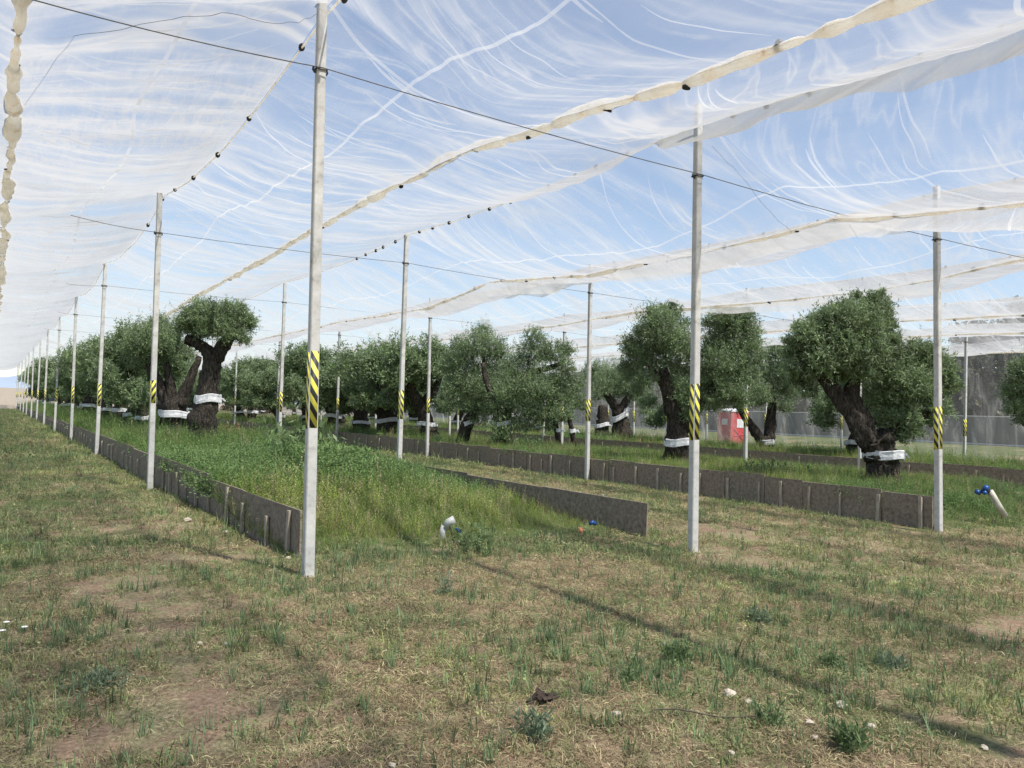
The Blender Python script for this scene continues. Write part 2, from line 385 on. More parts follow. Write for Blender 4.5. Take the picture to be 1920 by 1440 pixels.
def add_post(r, k):
    v, u, hw = POSTFIX.get((r, k), (ROWV[r]+random.uniform(-.04, .04), UK(k)+random.uniform(-.05, .05), 4.74+random.uniform(-.05, .05)))
    lean = LEAN.get((r, k), random.uniform(-.02, .004))
    z = float(gz(v, u))
    if k == 1: lab = f'taped concrete post {ROWTXT[r]}, nearest of its row'
    else: lab = f'taped concrete post {ROWTXT[r]}, {ORD[k]} of its row from the near end'
    t = thing('net_post', lab, 'post', (v, u, z), (-.006, math.atan(lean)*.85, 0), 'concrete posts carrying the net')
    t.rotation_euler = (-.012+.012*random.random(), math.atan(lean)*.85, random.uniform(-.06, .06))
    link('shaft', SHAFT, t)
    z0, z1 = TAPEZ.get((r, k), (round(1.36+.12*random.random(), 1), 2.03))
    up = 'B' if (r, k) in (('A', 2), ('A', 3), ('A', 4)) else ('A' if random.random() < .8 or k < 3 else 'B')
    key = (z0, z1, up)
    if key not in tape_cache: tape_cache[key] = (tape_mesh('y', z0, z1, M['tape'+up]), tape_mesh('x', z0-.01, z1-.01, M['tape'+up]))
    link('hazard_tape', tape_cache[key][0], t); link('hazard_tape', tape_cache[key][1], t)
    if k < 6: link('wire_clamp', CLAMP, t, (0, 0, hw))
    POSTTOP[(r, k)] = np.array([v+math.atan(lean)*PH*.85, u, z+PH]); POSTTOP[(r, k, 'w')] = np.array([v+lean*4.7*.85, u, z+hw])
for r, kmax in (('A', 13), ('B', 9), ('C', 7), ('D', 6), ('E', 5), ('F', 4), ('G', 5)):
    for k in range(2 if r == 'G' else 1, kmax+1): add_post(r, k)

# ------------------------------------------------------------------ net roof geometry
VAL = [.06, 5.07, 10.2, 15.65, 21.1, 26.7, 32.5]
VK = {0: [(-6, 4.6), (2, 4.62), (7.5, 4.78), (12, 4.72), (16.6, 4.76), (25.6, 4.76), (120, 4.7)],
      1: [(-6, 4.5), (3.27, 4.47), (4.75, 4.56), (6.2, 4.68), (7.6, 4.83), (9.3, 4.96), (12.5, 5.02), (15.8, 4.99), (17.6, 4.91), (26, 4.78), (32, 4.61), (40, 4.75), (120, 4.7)],
      2: [(-6, 4.5), (5, 4.30), (7.0, 4.47), (7.58, 4.57), (10.2, 4.5), (13.5, 4.5), (17.4, 4.79), (20.9, 4.46), (27.6, 4.58), (38.5, 4.55), (120, 4.6)],
      3: [(-6, 4.6), (7.84, 4.73), (9.4, 4.55), (10.7, 4.47), (13, 4.5), (15.4, 4.56), (18.2, 4.68), (22.1, 4.55), (120, 4.6)],
      4: [(-6, 4.5), (10.4, 4.45), (13.9, 4.55), (120, 4.6)], 5: [(-6, 4.6), (13, 4.67), (17.6, 4.77), (120, 4.65)], 6: [(-6, 4.6), (120, 4.65)]}
def valz(j, y):
    kk = np.array(VK[j]); z = np.interp(y, kk[:, 0], kk[:, 1])
    return z
ROWS = 'ABCDEFG'
def ridz(r, y):
    y = np.asarray(y, float); s = ((y-7.55)/9.035) % 1.0; near = y < 7.55
    sag = {'A': .30, 'B': .10, 'C': .08, 'D': .12, 'E': .15, 'F': .2, 'G': .2, 'Z': .3}[r]
    sg = np.where(near, {'A': .35, 'B': .22}.get(r, .12), sag)
    return 5.46 - sg*4*s*(1-s)
yy = np.concatenate([np.arange(-3.5, 22, .11), np.arange(22, 48, .26), np.arange(48, 122.1, .8)])
def build_panel(label, va, za, vb, zb, belly, nearbelly, mt, seed, nu=26, ytop=None, yr=None):
    """sheet from (va, za(y)) to (vb, zb(y)); t = 0 at va"""
    Yv = yy if yr is None else yy[(yy >= yr[0]) & (yy <= yr[1])]
    tt = np.linspace(0, 1, nu); T, Y = np.meshgrid(tt, Yv)
    s = ((Y-7.55)/9.035) % 1.0
    loose = .45+.55*np.sin(np.pi*s)**.7
    bl = np.where(Y < 11, nearbelly, belly)
    kk = smooth((Y-9)/5.0); bl = nearbelly*(1-kk)+belly*kk
    bl = bl*loose*(1+.35*vnoise(Y*.35, Y*0, seed))
    prof = 4*T*(1-T)
    Z = za(Y)*(1-T)+zb(Y)*T-bl*prof
    width = abs(vb-va)
    yw = Y+.75*prof*np.sign(.5-s)*(.3+np.abs(s-.5))+.25*vnoise(T*3, Y*.4, seed+1)
    wr = .035*vnoise(T*width*.55+seed, yw*2.3, seed+2)+.016*vnoise(T*width*1.1, yw*6.5, seed+3)+.07*vnoise(T*width*.6, Y*.5, seed+4)
    wr += .012*vnoise(T*width*7, yw*1.6, seed+5)
    Z = Z+wr*np.clip(prof*3, .15, 1)
    X = va+(vb-va)*T+.05*vnoise(T*3, Y*1.1, seed+6)*prof
    V = np.stack([X.ravel(), Y.ravel(), Z.ravel()], 1)
    ny = len(Yv); i = (np.arange(nu-1)[None, :]+np.arange(ny-1)[:, None]*nu).ravel()
    uv = np.stack([(T*width).ravel()+seed*3.1, yw.ravel()], 1)
    e = np.exp(-((1-T)/.06)**2)*.6*(np.abs(vnoise(T*0+.3, Y*1.3, seed+7)))+np.exp(-(T/.06)**2)*.6*np.abs(vnoise(T*0+.7, Y*1.1, seed+8))
    me = mesh_np('net_roof_panel', V, np.stack([i, i+1, i+1+nu, i+nu], 1), mt, True, uv=uv, attr={'edge': e.ravel()})
    top = thing('net_roof', label, 'netting', (0, 0, 0), group='sheets of the net roof')
    link('net_sheet', me, top)
    G = X.reshape(ny, nu), Y, Z
    def seam(tc, wid, name='seam', amp=.03, sd=0, zig=0):
        ti = tc+amp*vnoise(Yv*.3, Yv*0, seed+20+sd)+zig*vnoise(Yv*1.6, Yv*0, seed+31+sd)
        cols = []
        for off in (-wid/width/2, 0, wid/width/2):
            f = np.clip((ti+off)*(nu-1), 0, nu-1.001); a = f.astype(int); fr = f-a; r_ = np.arange(ny)
            cols.append(np.stack([X[r_, a]*(1-fr)+X[r_, a+1]*fr, Yv, Z[r_, a]*(1-fr)+Z[r_, a+1]*fr-.006], 1))
        Vs = np.stack(cols, 1).reshape(-1, 3); k = (np.arange(2)[None, :]+np.arange(ny-1)[:, None]*3).ravel()
        link(name, mesh_np(name, Vs, np.stack([k, k+1, k+4, k+3], 1), M['net_seam'], True, uv=Vs[:, :2]), top)
    def strap(yc, bow, wid):
        t2 = np.linspace(0, 1, 24); out = []
        for off in (-wid/2, 0, wid/2):
            yq = yc+bow*4*t2*(1-t2)+off*(1+.6*vnoise(t2*5, t2*0+yc, seed)); fy = np.interp(yq, Yv, np.arange(ny)); a = np.clip(fy.astype(int), 0, ny-2); fr = fy-a
            fx = t2*(nu-1); b = np.clip(fx.astype(int), 0, nu-2); gx = fx-b
            zz = (Z[a, b]*(1-fr)+Z[a+1, b]*fr)*(1-gx)+(Z[a, b+1]*(1-fr)+Z[a+1, b+1]*fr)*gx
            xx = X[a, b]*(1-gx)+X[a, b+1]*gx
            out.append(np.stack([xx, yq, zz-.008], 1))
        Vs = np.stack(out, 1).reshape(-1, 3); k = (np.arange(2)[None, :]+np.arange(23)[:, None]*3).ravel()
        link('tension_fold', mesh_np('tension_fold', Vs, np.stack([k, k+1, k+4, k+3], 1), M['net_seam'], True, uv=Vs[:, :2]), top)
    def creases(nc, y0, y1, wmax):
        VV = []; QQ = []; nb = 0; rc = np.random.default_rng(seed+500)
        for _ in range(nc):
            yc = rc.uniform(y0, y1); bow = rc.uniform(.1, .9)*(1 if va < vb else -1)*(1 if isinstance(za, object) else 1); a0 = rc.uniform(0, .55); b0 = min(1, a0+rc.uniform(.25, .6)); w_ = wmax*rc.uniform(.35, 1)
            t2 = np.linspace(a0, b0, 16); tp = (4*np.linspace(.02, .98, 16)*(1-np.linspace(.02, .98, 16)))**.8; out = []
            for sg in (-.5, .5):
                yq = yc+bow*4*t2*(1-t2)+sg*w_*tp+.03*vnoise(t2*9, t2*0+yc, seed); fy = np.interp(yq, Yv, np.arange(ny)); a = np.clip(fy.astype(int), 0, ny-2); fr = fy-a
                fx = t2*(nu-1); b = np.clip(fx.astype(int), 0, nu-2); gx = fx-b
                zz = (Z[a, b]*(1-fr)+Z[a+1, b]*fr)*(1-gx)+(Z[a, b+1]*(1-fr)+Z[a+1, b+1]*fr)*gx
                out.append(np.stack([X[a, b]*(1-gx)+X[a, b+1]*gx, yq, zz-.01], 1))
            VV.append(np.stack(out, 1).reshape(-1, 3)); k = np.arange(15)*2+nb; QQ.append(np.stack([k, k+1, k+3, k+2], 1)); nb += 32
        Vs = np.vstack(VV); link('fine_creases', mesh_np('fine_creases', Vs, np.vstack(QQ), M['net_seam'], True, uv=Vs[:, :2]), top, kind='stuff')
    creases(200 if mt is M['net_crumpled'] else 90, -1, 40, .05)
    return top, seam, strap
allrid = lambda r: (lambda y: ridz(r, y))
allval = lambda j: (lambda y: valz(j, y))
panels = []
def mk(label, left, right, belly, nb, mt, seed, **k):
    va, za = (ROWV[left], allrid(left)) if isinstance(left, str) and left != 'Z' else ((-2.5, allrid('Z')) if left == 'Z' else (VAL[left], allval(left)))
    vb, zb = (ROWV[right], allrid(right)) if isinstance(right, str) else (VAL[right], allval(right))
    return build_panel(label, va, za, vb, zb, belly, nb, mt, seed, **k)
top, seam, strap = mk('white net sheet at the extreme left edge, beyond the lumpy rolled net', 'Z', 0, .2, .3, M['net_crumpled'], 3)
top, seam, strap = mk('crumpled white net sheet overhead at left, above the leftmost strip of turf', 0, 'A', .16, .18, M['net_crumpled'], 17)
seam(.5, .04, zig=.006)
for y_, b_ in ((11.3, .5), (13.4, .3), (18.0, .4), (22, .3)): strap(y_, b_, .03)
top, seam, strap = mk('net sheet running from the tall nearest post down to the thick cream roll', 'A', 1, .10, .16, M['net'], 31)
seam(.42, .035, zig=.005)
for y_, b_ in ((7.58, .35), (10.2, .8), (12.6, .8), (16.2, .6), (14.2, .8), (19.5, .6), (22.5, .6)): strap(y_, b_, .05)
top, seam, strap = mk('net sheet rising from the thick cream roll to the row right of the front bed', 1, 'B', .18, .42, M['net'], 47)
for y_, b_ in ((9.6, -.5), (11.2, -.6), (13.0, -.7), (14.8, -.7), (16.7, -.6)): strap(y_, b_, .035)
top, seam, strap = mk('net sheet falling from the row right of the front bed over the mown path', 'B', 2, .16, .42, M['net'], 59)
seam(.55, .04); [strap(y_, b_, .03) for y_, b_ in ((7.55, .2), (9.8, .6), (12.2, .6), (14.4, .6), (18.5, .5), (21, .5))]
top, seam, strap = mk('loose sagging net sheet rising to the row left of the middle bed', 2, 'C', .32, .52, M['net'], 71)
top, seam, strap = mk('net sheet over the left half of the middle bed', 'C', 3, .16, .3, M['net'], 83); seam(.5, .04)
top, seam, strap = mk('net sheet over the right half of the middle bed', 3, 'D', .32, .45, M['net'], 97)
top, seam, strap = mk('net sheet over the near half of the strip between middle and farthest bed', 'D', 4, .2, .3, M['net'], 103); seam(.5, .04)
top, seam, strap = mk('net sheet over the far half of the strip between middle and farthest bed', 4, 'E', .32, .35, M['net'], 111)
top, seam, strap = mk('net sheet over the left half of the farthest bed', 'E', 5, .2, .3, M['net'], 127)
top, seam, strap = mk('net sheet over the right half of the farthest bed', 5, 'F', .3, .35, M['net'], 131)
top, seam, strap = mk('outermost falling net sheet just beyond the farthest bed', 'F', 6, .2, .3, M['net'], 139)
top, seam, strap = mk('outermost rising net sheet joining the hanging curtain', 6, 'G', .3, .3, M['net'], 149)

# hanging curtain on the right side
def curtain():
    Yc = np.arange(-6, 122, .22); zt = np.linspace(0, 1, 14); T, Y = np.meshgrid(zt, Yc)
    top = ridz('G', Y); g0 = gz(np.full_like(Y, 36), Y)
    Z = g0+(top-g0)*T; X = 35.3+.9*(1-T)**1.5+.16*vnoise(Y*1.7, T*.7, 60)*(1.1-T)+.06*vnoise(Y*5, T, 61)
    V = np.stack([X.ravel(), Y.ravel(), Z.ravel()], 1); nu = 14
    i = (np.arange(nu-1)[None, :]+np.arange(len(Yc)-1)[:, None]*nu).ravel()
    uv = np.stack([(T*4).ravel(), Y.ravel()*.75], 1)
    o = link('net_curtain', mesh_np('net_curtain', V, np.stack([i, i+1, i+1+nu, i+nu], 1), M['curtain'], True, uv=uv, attr={'edge': np.zeros(len(V))}),
             label='pleated net curtain hanging to the ground beyond the farthest bed', category='netting')
curtain()

# rolled net in each valley, with black clips
def clip_mesh():
    mb = MB()
    a = np.linspace(0, 2*np.pi, 10, endpoint=False)
    for z0, r0 in ((-.008, .032),):
        V = [[math.cos(q)*r0*1.35, math.sin(q)*r0, z] for z in (-.012, .012) for q in a]+[[0, 0, -.014], [0, 0, .016]]
        Q = [[j, (j+1) % 10, 10+(j+1) % 10, 10+j] for j in range(10)]+[[20, (j+1) % 10, j, j] for j in range(10)]+[[21, 10+j, 10+(j+1) % 10, 10+(j+1) % 10] for j in range(10)]
        mb.add(V, Q)
    mb.tube([[-.01, 0, .01], [.0, 0, .035], [.02, .0, .045]], .006, 5)
    return mb.mesh('net_clip', M['clip'])
CLIP = clip_mesh()
def roll(j, rad, label, y1=60, y0=-2.5, lump=.5, clips=1.1, clipr=(2, 40), zoff=0.0):
    ys = np.concatenate([np.arange(y0, 26, .07), np.arange(26, y1, .4)])
    ph = np.cumsum(np.where(rng.random(len(ys)) < 1, .07, .07)*(1+.5*vnoise(ys*.3, ys*0, 200+j)))
    r = rad*(1+lump*vnoise(ys*1.6, ys*0+j, 210+j)+.22*vnoise(ys*6, ys*0+j, 211+j))
    pin = np.ones_like(ys); y = y0
    pins = []
    while y < y1: y += random.uniform(.55, 1.5); pins.append(y)
    for p in pins: pin *= 1-.62*np.exp(-((ys-p)/.07)**2)
    x = VAL[j]+rad*.5*vnoise(ys*1.1, ys*0+5, 215+j)+rad*.25*vnoise(ys*4, ys*0+5, 216+j)
    z = valz(j, ys)+zoff+rad*.45*vnoise(ys*1.3, ys*0+9, 217+j)+.02*vnoise(ys*.9, ys*0, 218+j)
    t = thing('rolled_net', label, 'rolled net', group='rolled net seams in the valleys of the roof')
    mb = MB(); mb.tube(np.stack([x, ys, z], 1), r*pin, 14, True, .055, rng, twist=.12)
    link('cloth_roll', mb.mesh('cloth_roll', M['roll'], True), t)
    y = max(y0, clipr[0])
    while y < clipr[1]:
        i = int(np.argmin(abs(ys-y)))
        side = random.choice([-1, 1, 1])
        c = link('net_clip', CLIP, t, (x[i]+side*.012, y, z[i]+random.choice([.55, -.75, .6])*r[i]*1.1), (random.uniform(-.5, .5), random.uniform(-.4, .4), random.uniform(0, 3)))
        y += clips*random.uniform(.55, 1.5)*(1+max(0, y-14)/18)
    return t
roll(0, .062, 'lumpy dirty cream rolled net running overhead along the left picture edge', lump=.55, clips=.8, y1=45)
roll(1, .060, 'thickest cream rolled net, sweeping from top right down behind the nearest post', lump=.28, clips=1.2, y1=45)
roll(2, .036, 'cream rolled net over the mown path between front and middle beds', lump=.5, clips=1.0)
roll(3, .036, 'cream rolled net above the centre of the middle bed trees', lump=.5, clips=1.3)
roll(4, .040, 'cream rolled net over the strip between middle and farthest beds', lump=.4, clips=1.5, y1=45)
roll(5, .034, 'cream rolled net above the centre of the farthest bed', lump=.4, clips=1.6, y1=45)
roll(6, .03, 'thin cream rolled net just inside the hanging net curtain', lump=.4, clips=2, y1=40)

# folded net flaps hanging from the rolls
def flap(fz, v, y0, y1, hgt, label, seed, out=.35):
    ys = np.arange(y0, y1, .1); tt = np.linspace(0, 1, 8); T, Y = np.meshgrid(tt, ys)
    e = smooth((Y-y0)/1.2)*smooth((y1-Y)/1.2)
    H = hgt*e*(.86+.26*vnoise(Y*.55, Y*0, seed)+.07*vnoise(Y*2, Y*0, seed+1))
    Z = fz(Y)-H*T**.8; X = v+out*T*e+.08*vnoise(Y*1.2, T*1.5, seed+2)*T+.03*vnoise(Y*4, T*3, seed+3)*T
    V = np.stack([X.ravel(), Y.ravel(), Z.ravel()], 1); nu = 8
    i = (np.arange(nu-1)[None, :]+np.arange(len(ys)-1)[:, None]*nu).ravel()
    uv = np.stack([(T*.5).ravel(), Y.ravel()], 1)
    link('net_flap', mesh_np('net_flap', V, np.stack([i, i+1, i+1+nu, i+nu], 1), M['net_fold'], True, uv=uv, attr={'edge': np.zeros(len(V))}),
         label=label, category='netting', group='loose folds of net')
flap(allval(2), VAL[2], 6.2, 13.6, .30, 'white fold of net drooping from the path roll beside the second near post', 301)
flap(allval(2), VAL[2], 13.9, 21.5, .32, 'white scalloped fold of net drooping from the far part of the path roll', 305)
flap(allval(3), VAL[3], 8.5, 20, .22, 'white fold of net drooping under the middle bed roll', 309)
flap(allrid('B'), ROWV['B'], -3, 8.8, .64, 'broad white fold of net sagging at upper right above the mown path', 313, out=-.55)
flap(allrid('C'), ROWV['C'], -2, 13.6, .92, 'deep white fold of net hiding the top of the third near post', 319, out=-.7)
flap(allrid('C'), ROWV['C'], 13.8, 24, .55, 'white fold of net along the ridge behind the second post of the middle bed', 323, out=-.45)
flap(allrid('D'), ROWV['D'], 4, 16, .50, 'pale fold of net along the ridge right of the middle bed', 327, out=-.45)

# ridge straps with clips, cross wires
def ridge_strap(r, label, y0, y1, rad, clips, cy1):
    ys = np.arange(y0, y1, .3); z = ridz(r, ys)-.03+.012*vnoise(ys*1.2, ys*0, 400); x = ROWV[r]+.02*vnoise(ys*.8, ys*0, 401)
    t = thing('ridge_strap', label, 'strap', group='straps along the ridges of the net roof')
    mb = MB(); mb.tube(np.stack([x, ys, z], 1), rad, 6); link('strap_band', mb.mesh('strap_band', M['roll'], True), t)
    y = max(y0, 1.5)
    while y < cy1:
        i = int(np.argmin(abs(ys-y)))
        link('net_clip', CLIP, t, (x[i], y, z[i]), (random.uniform(-.3, .3), 1.3, random.uniform(1.2, 1.9)))
        y += clips*random.uniform(.7, 1.3)
for r, lb, rad in (('A', 'pale strap along the ridge of the nearest post row', .010), ('B', 'pale strap with many black clips on the row right of the front bed', .011),
                   ('C', 'pale strap along the ridge left of the middle bed', .013), ('D', 'pale strap along the ridge right of the middle bed', .013),
                   ('E', 'pale strap along the ridge left of the farthest bed', .013), ('F', 'pale strap along the ridge right of the farthest bed', .013)):
    ridge_strap(r, lb, -2.5, 60, rad, .62 if r == 'B' else 1.7, 20 if r in 'AB' else 24)
ORDW = {1: 'nearest dark cable strung across all the post rows', 2: 'second dark cable strung across the post rows', 3: 'third dark cable strung across the post rows',
        4: 'fourth dark cable strung across the post rows', 5: 'fifth and faintest dark cable across the post rows'}
for k in range(1, 6):
    mb = MB(); pts = []
    pr = np.array([{1: .06, 2: 1.0, 3: 1.6}.get(k, 1.9), POSTTOP[('A', k, 'w')][1], 4.74])
    for r in 'ABCDEFG':
        if (r, k, 'w') not in POSTTOP: continue
        q = POSTTOP[(r, k, 'w')]
        for s in np.linspace(0, 1, 9)[:-1]: pts.append(pr*(1-s)+q*s-np.array([0, 0, .03*4*s*(1-s)]))
        pr = q
    pts.append(pr); pts = np.array(pts)
    pts[:, 1] -= .054
    mb.tube(pts, {1: .0055, 2: .0055}.get(k, .0045), 5)
    link('cross_cable', mb.mesh('cross_cable', M['wire'], True), label=ORDW[k], category='cable', group='cables strung across the post rows')
def loose(pts, lab, rad=.0022):
    P = np.array(pts); t = np.linspace(0, len(P)-1, 60); Q = np.stack([np.interp(t, np.arange(len(P)), P[:, i]) for i in range(3)], 1)
    Q[1:-1] = (Q[:-2]+Q[1:-1]*2+Q[2:])/4; Q[:, 2] += .012*vnoise(t*4, t*0, 77)
    mb = MB(); mb.tube(Q, rad, 4); link('loose_cord', mb.mesh('loose_cord', M['wire'], True), label=lab, category='cord')
loose([onx(603, 22, 2.55), onx(560, 42, 2.2), onx(520, 45, 1.9), onx(420, 25, 1.35), onx(320, 35, 1.0), onx(200, 60, .6), onx(75, 75, .25)], 'thin grey cord lying on the net left of the nearest post top')
loose([onx(1335, 275, 7.9), onx(1390, 330, 8.3), onx(1420, 370, 8.7), onx(1450, 405, 9.3), onx(1485, 435, 9.8)], 'thin grey cord slanting down behind the mown path net', .002)

# ------------------------------------------------------------------ bed edging boards
def px_to_y(pxs, v, z=.4):
    out = []
    for x in pxs:
        lo, hi = 3., 120.
        for _ in range(40):
            m_ = (lo+hi)/2
            if projn([v, m_, z])[0] > x: lo = m_
            else: hi = m_
        out.append((lo+hi)/2)
    return out
def edging(label, vf, hf, y0, y1, plen, stakes, m_, side=-1, ystuff=40, stakeh=None, gap=.006):
    t = thing('board_edging', label, 'edging', (0, 0, 0), group='board edging round the planting beds')
    y = y0; stuff = MB(); ns = 0
    while y < y1:
        L = plen*random.uniform(.85, 1.15) if not isinstance(plen, list) else 1
        yb = min(y+L, y1); h = hf(y)+random.uniform(-.012, .012); v0 = vf(y)+random.uniform(-.008, .008); v1 = vf(yb)
        g = float(gz(v0, y))
        V = []
        for vv in (-.011, .011):
            for (q, zz) in ((y, -.12), (yb-gap, -.12), (yb-gap, h+random.uniform(-.008, .008)), (y, h)):
                V.append([(v0 if q == y else v1)+vv-(zz > 0)*side*-.012, q, g+zz])
        Q = [[0, 1, 2, 3], [5, 4, 7, 6], [0, 4, 5, 1], [1, 5, 6, 2], [2, 6, 7, 3], [3, 7, 4, 0]]
        if y < ystuff:
            mb = MB(); mb.add(V, Q); link('panel', mb.mesh('panel', m_), t)
        else: stuff.add(V, Q); ns += 1
        y = yb
    if ns: link('far_panels', stuff.mesh('far_panels', m_), t, kind='stuff')
    sm = [None]*4
    for i in range(4):
        mb = MB(); w = .019+.004*i; mb.box((-.016, -w, -.1), (.016, w, .40+.03*i), .9); sm[i] = mb.mesh('stake', M['stake'])
    st2 = MB(); n2 = 0
    for q in stakes:
        hh = (stakeh(q) if stakeh else 1.0)
        vv = vf(q)+side*.040
        if q < ystuff:
            o = link('stake', random.choice(sm), t, (vv, q, 0), (random.uniform(-.05, .05), side*random.uniform(0, .05), random.uniform(-.2, .2))); o.scale = (1, 1, hh)
        else: st2.box((vv-.012, q-.025, -.1), (vv+.012, q+.025, .5*hh)); n2 += 1
    if n2: link('far_stakes', st2.mesh('far_stakes', M['stake']), t, kind='stuff')
    return t
Apx = [540, 505, 463, 435, 426, 402, 380, 360, 345, 332, 318, 300, 292, 271, 258, 250, 242, 230, 221, 214]
As = px_to_y(Apx, 2.8, .25); y = As[-1]
while y < 100: y += random.uniform(.7, 1.6); As.append(y)
edging('dark board edging with grey stakes along the left of the front bed', lambda y: 2.70+.15*math.exp(-(y-8.6)/4), lambda y: .50+.07*smooth((y-8.6)/6), 8.62, 105, 2.2, As, M['board'],
       stakeh=lambda q: .82+.32*float(vnoise(q*2.3, 0, 5)) if q < 13 else .95+.1*float(vnoise(q*2.3, 0, 5)))
edging('plain dark board edging seen from inside along the right of the front bed', lambda y: 7.45, lambda y: .46+.05*smooth((y-8.6)/8), 8.38, 75, 2.4, list(np.arange(9.4, 40, 1.3)), M['board'], side=1)
Cpx = [1729, 1648, 1577, 1519, 1467, 1425, 1367, 1313, 1278, 1235, 1194, 1153, 1134, 1070, 1035, 1018, 996, 964, 938, 899, 878, 858]
Cs = px_to_y(Cpx, 12.95, .3); y = Cs[-1]
while y < 90: y += random.uniform(.7, 1.3); Cs.append(y)
edging('brown board edging with slim stakes along the left of the middle bed', lambda y: 12.96, lambda y: .56, 7.72, 95, .93, Cs, M['board_red'], stakeh=lambda q: 1.0+.12*float(vnoise(q*3.1, 0, 6)), gap=.016)
Es = px_to_y([1881, 1830, 1807, 1705, 1549, 1499], 23.7, .4); Es = sorted(Es); y = Es[-1]
while y < 60: y += random.uniform(.9, 1.9); Es.append(y)
edging('brown board edging along the left of the farthest bed', lambda y: 23.75, lambda y: .58, 6.5, 60, 1.8, Es, M['board_red'], stakeh=lambda q: 1.0, ystuff=30)

# ------------------------------------------------------------------ olive trees
def crown_mesh(blobs, nshoot, leaf, K, rg, up=.8, name='crown', mt=None, wid=.26):
    """blobs: list of (centre, radius); leaves set along short shoots that leave the blob surfaces"""
    Cb = np.array([b[0] for b in blobs]); Rb = np.array([b[1] for b in blobs])
    p = Rb**2; p /= p.sum(); idx = rg.choice(len(blobs), nshoot, p=p)
    d = rg.normal(size=(nshoot, 3)); d /= np.linalg.norm(d, axis=1)[:, None]
    d[:, 2] = np.where(d[:, 2] < -.35, d[:, 2]*.6, d[:, 2])
    r = Rb[idx]; r = r*np.where(rg.random(nshoot) < .12, 1.18, 1.0)*(1+.16*vnoise(d[:, 0]*3+idx, d[:, 1]*3+d[:, 2]*2, 33)); start = Cb[idx]+d*(r*rg.uniform(.25, .92, nshoot))[:, None]
    g = d*rg.uniform(.5, 1.1, nshoot)[:, None]+np.array([0, 0, up])+rg.normal(size=(nshoot, 3))*.35
    droop = rg.random(nshoot) < .25; g[droop, 2] -= 1.1
    g /= np.linalg.norm(g, axis=1)[:, None]
    spr = (rg.random(nshoot) < .27) & (d[:, 2] > -.1); g[spr] = d[spr]*.4+np.array([0, 0, 1.0])+rg.normal(size=(spr.sum(), 3))*.22; g /= np.linalg.norm(g, axis=1)[:, None]
    L = r*rg.uniform(.25, .62, nshoot)*np.where(spr, 1.7, 1)
    s = np.linspace(.08, 1, K)[None, :, None]
    P = start[:, None, :]+g[:, None, :]*L[:, None, None]*s+rg.normal(size=(nshoot, K, 3))*.012
    P[:, :, 2] -= (s[:, :, 0]**2)*(L[:, None]*.12)
    ld = g[:, None, :]*.55+rg.normal(size=(nshoot, K, 3))*.75; ld /= np.linalg.norm(ld, axis=2)[:, :, None]
    P = P.reshape(-1, 3); ld = ld.reshape(-1, 3); N = len(P)
    rn = rg.normal(size=(N, 3))+np.array([0, 0, .5]); w = np.cross(ld, rn); w /= np.linalg.norm(w, axis=1)[:, None]+1e-9
    ll = leaf*rg.uniform(.7, 1.3, N)[:, None]; ww = ll*wid
    V = np.stack([P, P+ld*ll*.5+w*ww*.5, P+ld*ll, P+ld*ll*.5-w*ww*.5], 1).reshape(-1, 3)
    i = np.arange(N)*4
    return mesh_np(name, V, np.stack([i, i+1, i+2, i+3], 1), mt or M['olive'])
def limb_pts(pts, rad, rg, wob=.04):
    pts = np.array(pts, float); n_ = max(8, len(pts)*4); t = np.linspace(0, len(pts)-1, n_)
    P = np.stack([np.interp(t, np.arange(len(pts)), pts[:, i]) for i in range(3)], 1)
    for _ in range(2): P[1:-1] = (P[:-2]+2*P[1:-1]+P[2:])/4
    r = np.interp(t, np.arange(len(rad)), rad)
    P[1:-1] += rg.normal(size=(n_-2, 3))*wob*1.1*r[1:-1, None]
    return P, r
def trunk_mesh(limbs, rg, n=14, noise=.13):
    mb = MB()
    for pts, rad in limbs:
        P, r = limb_pts(pts, rad, rg)
        r = r*.85*(1+.06*rg.normal(size=len(r)))
        mb.tube(P, r, n, True, noise, rg)
    return mb.mesh('trunk', M['bark'], True)
def wrap_mesh(c, rx, h, tilt, rg, tail=True):
    mb = MB(); n = 18; a = np.linspace(0, 2*np.pi, n, endpoint=False); lob = 1+.05*rg.normal(size=n)
    V = []; zs = np.array([-.5, -.44, -.15, .15, .42, .5])*h; rs = [1.0, 1.03, 1.035, 1.02, 1.035, 1.0]
    for z, s in zip(zs, rs):
        V += [[c[0]+math.cos(q)*rx*s*l*(1+.02*rg.normal()), c[1]+math.sin(q)*rx*s*l, c[2]+z+tilt*math.cos(q+YAW)*rx+.02*math.sin(3*q)] for q, l in zip(a, lob)]
    Q = [[i*n+j, i*n+(j+1) % n, (i+1)*n+(j+1) % n, (i+1)*n+j] for i in range(5) for j in range(n)]
    Vi = [[c[0]+(p[0]-c[0])*.93, c[1]+(p[1]-c[1])*.93, p[2]] for p in V]; V += Vi; o_ = 6*n
    Q += [[o_+i*n+j, o_+(i+1)*n+j, o_+(i+1)*n+(j+1) % n, o_+i*n+(j+1) % n] for i in range(5) for j in range(n)]
    Q += [[5*n+j, 5*n+(j+1) % n, o_+5*n+(j+1) % n, o_+5*n+j] for j in range(n)]+[[(j+1) % n, j, o_+j, o_+(j+1) % n] for j in range(n)]
    mb.add(V, Q)
    if tail:
        q = random.uniform(-.6, .9)-YAW; p = np.array([c[0]+math.cos(q)*rx*1.02, c[1]+math.sin(q)*rx*1.02, c[2]])
        mb.tube([p, p+[math.cos(q)*.06, -.03, .01], p+[math.cos(q)*.13, -.05, -.05]], [.03, .035, .02], 5)
    return mb.mesh('trunk_wrap', M['wrap'], False)

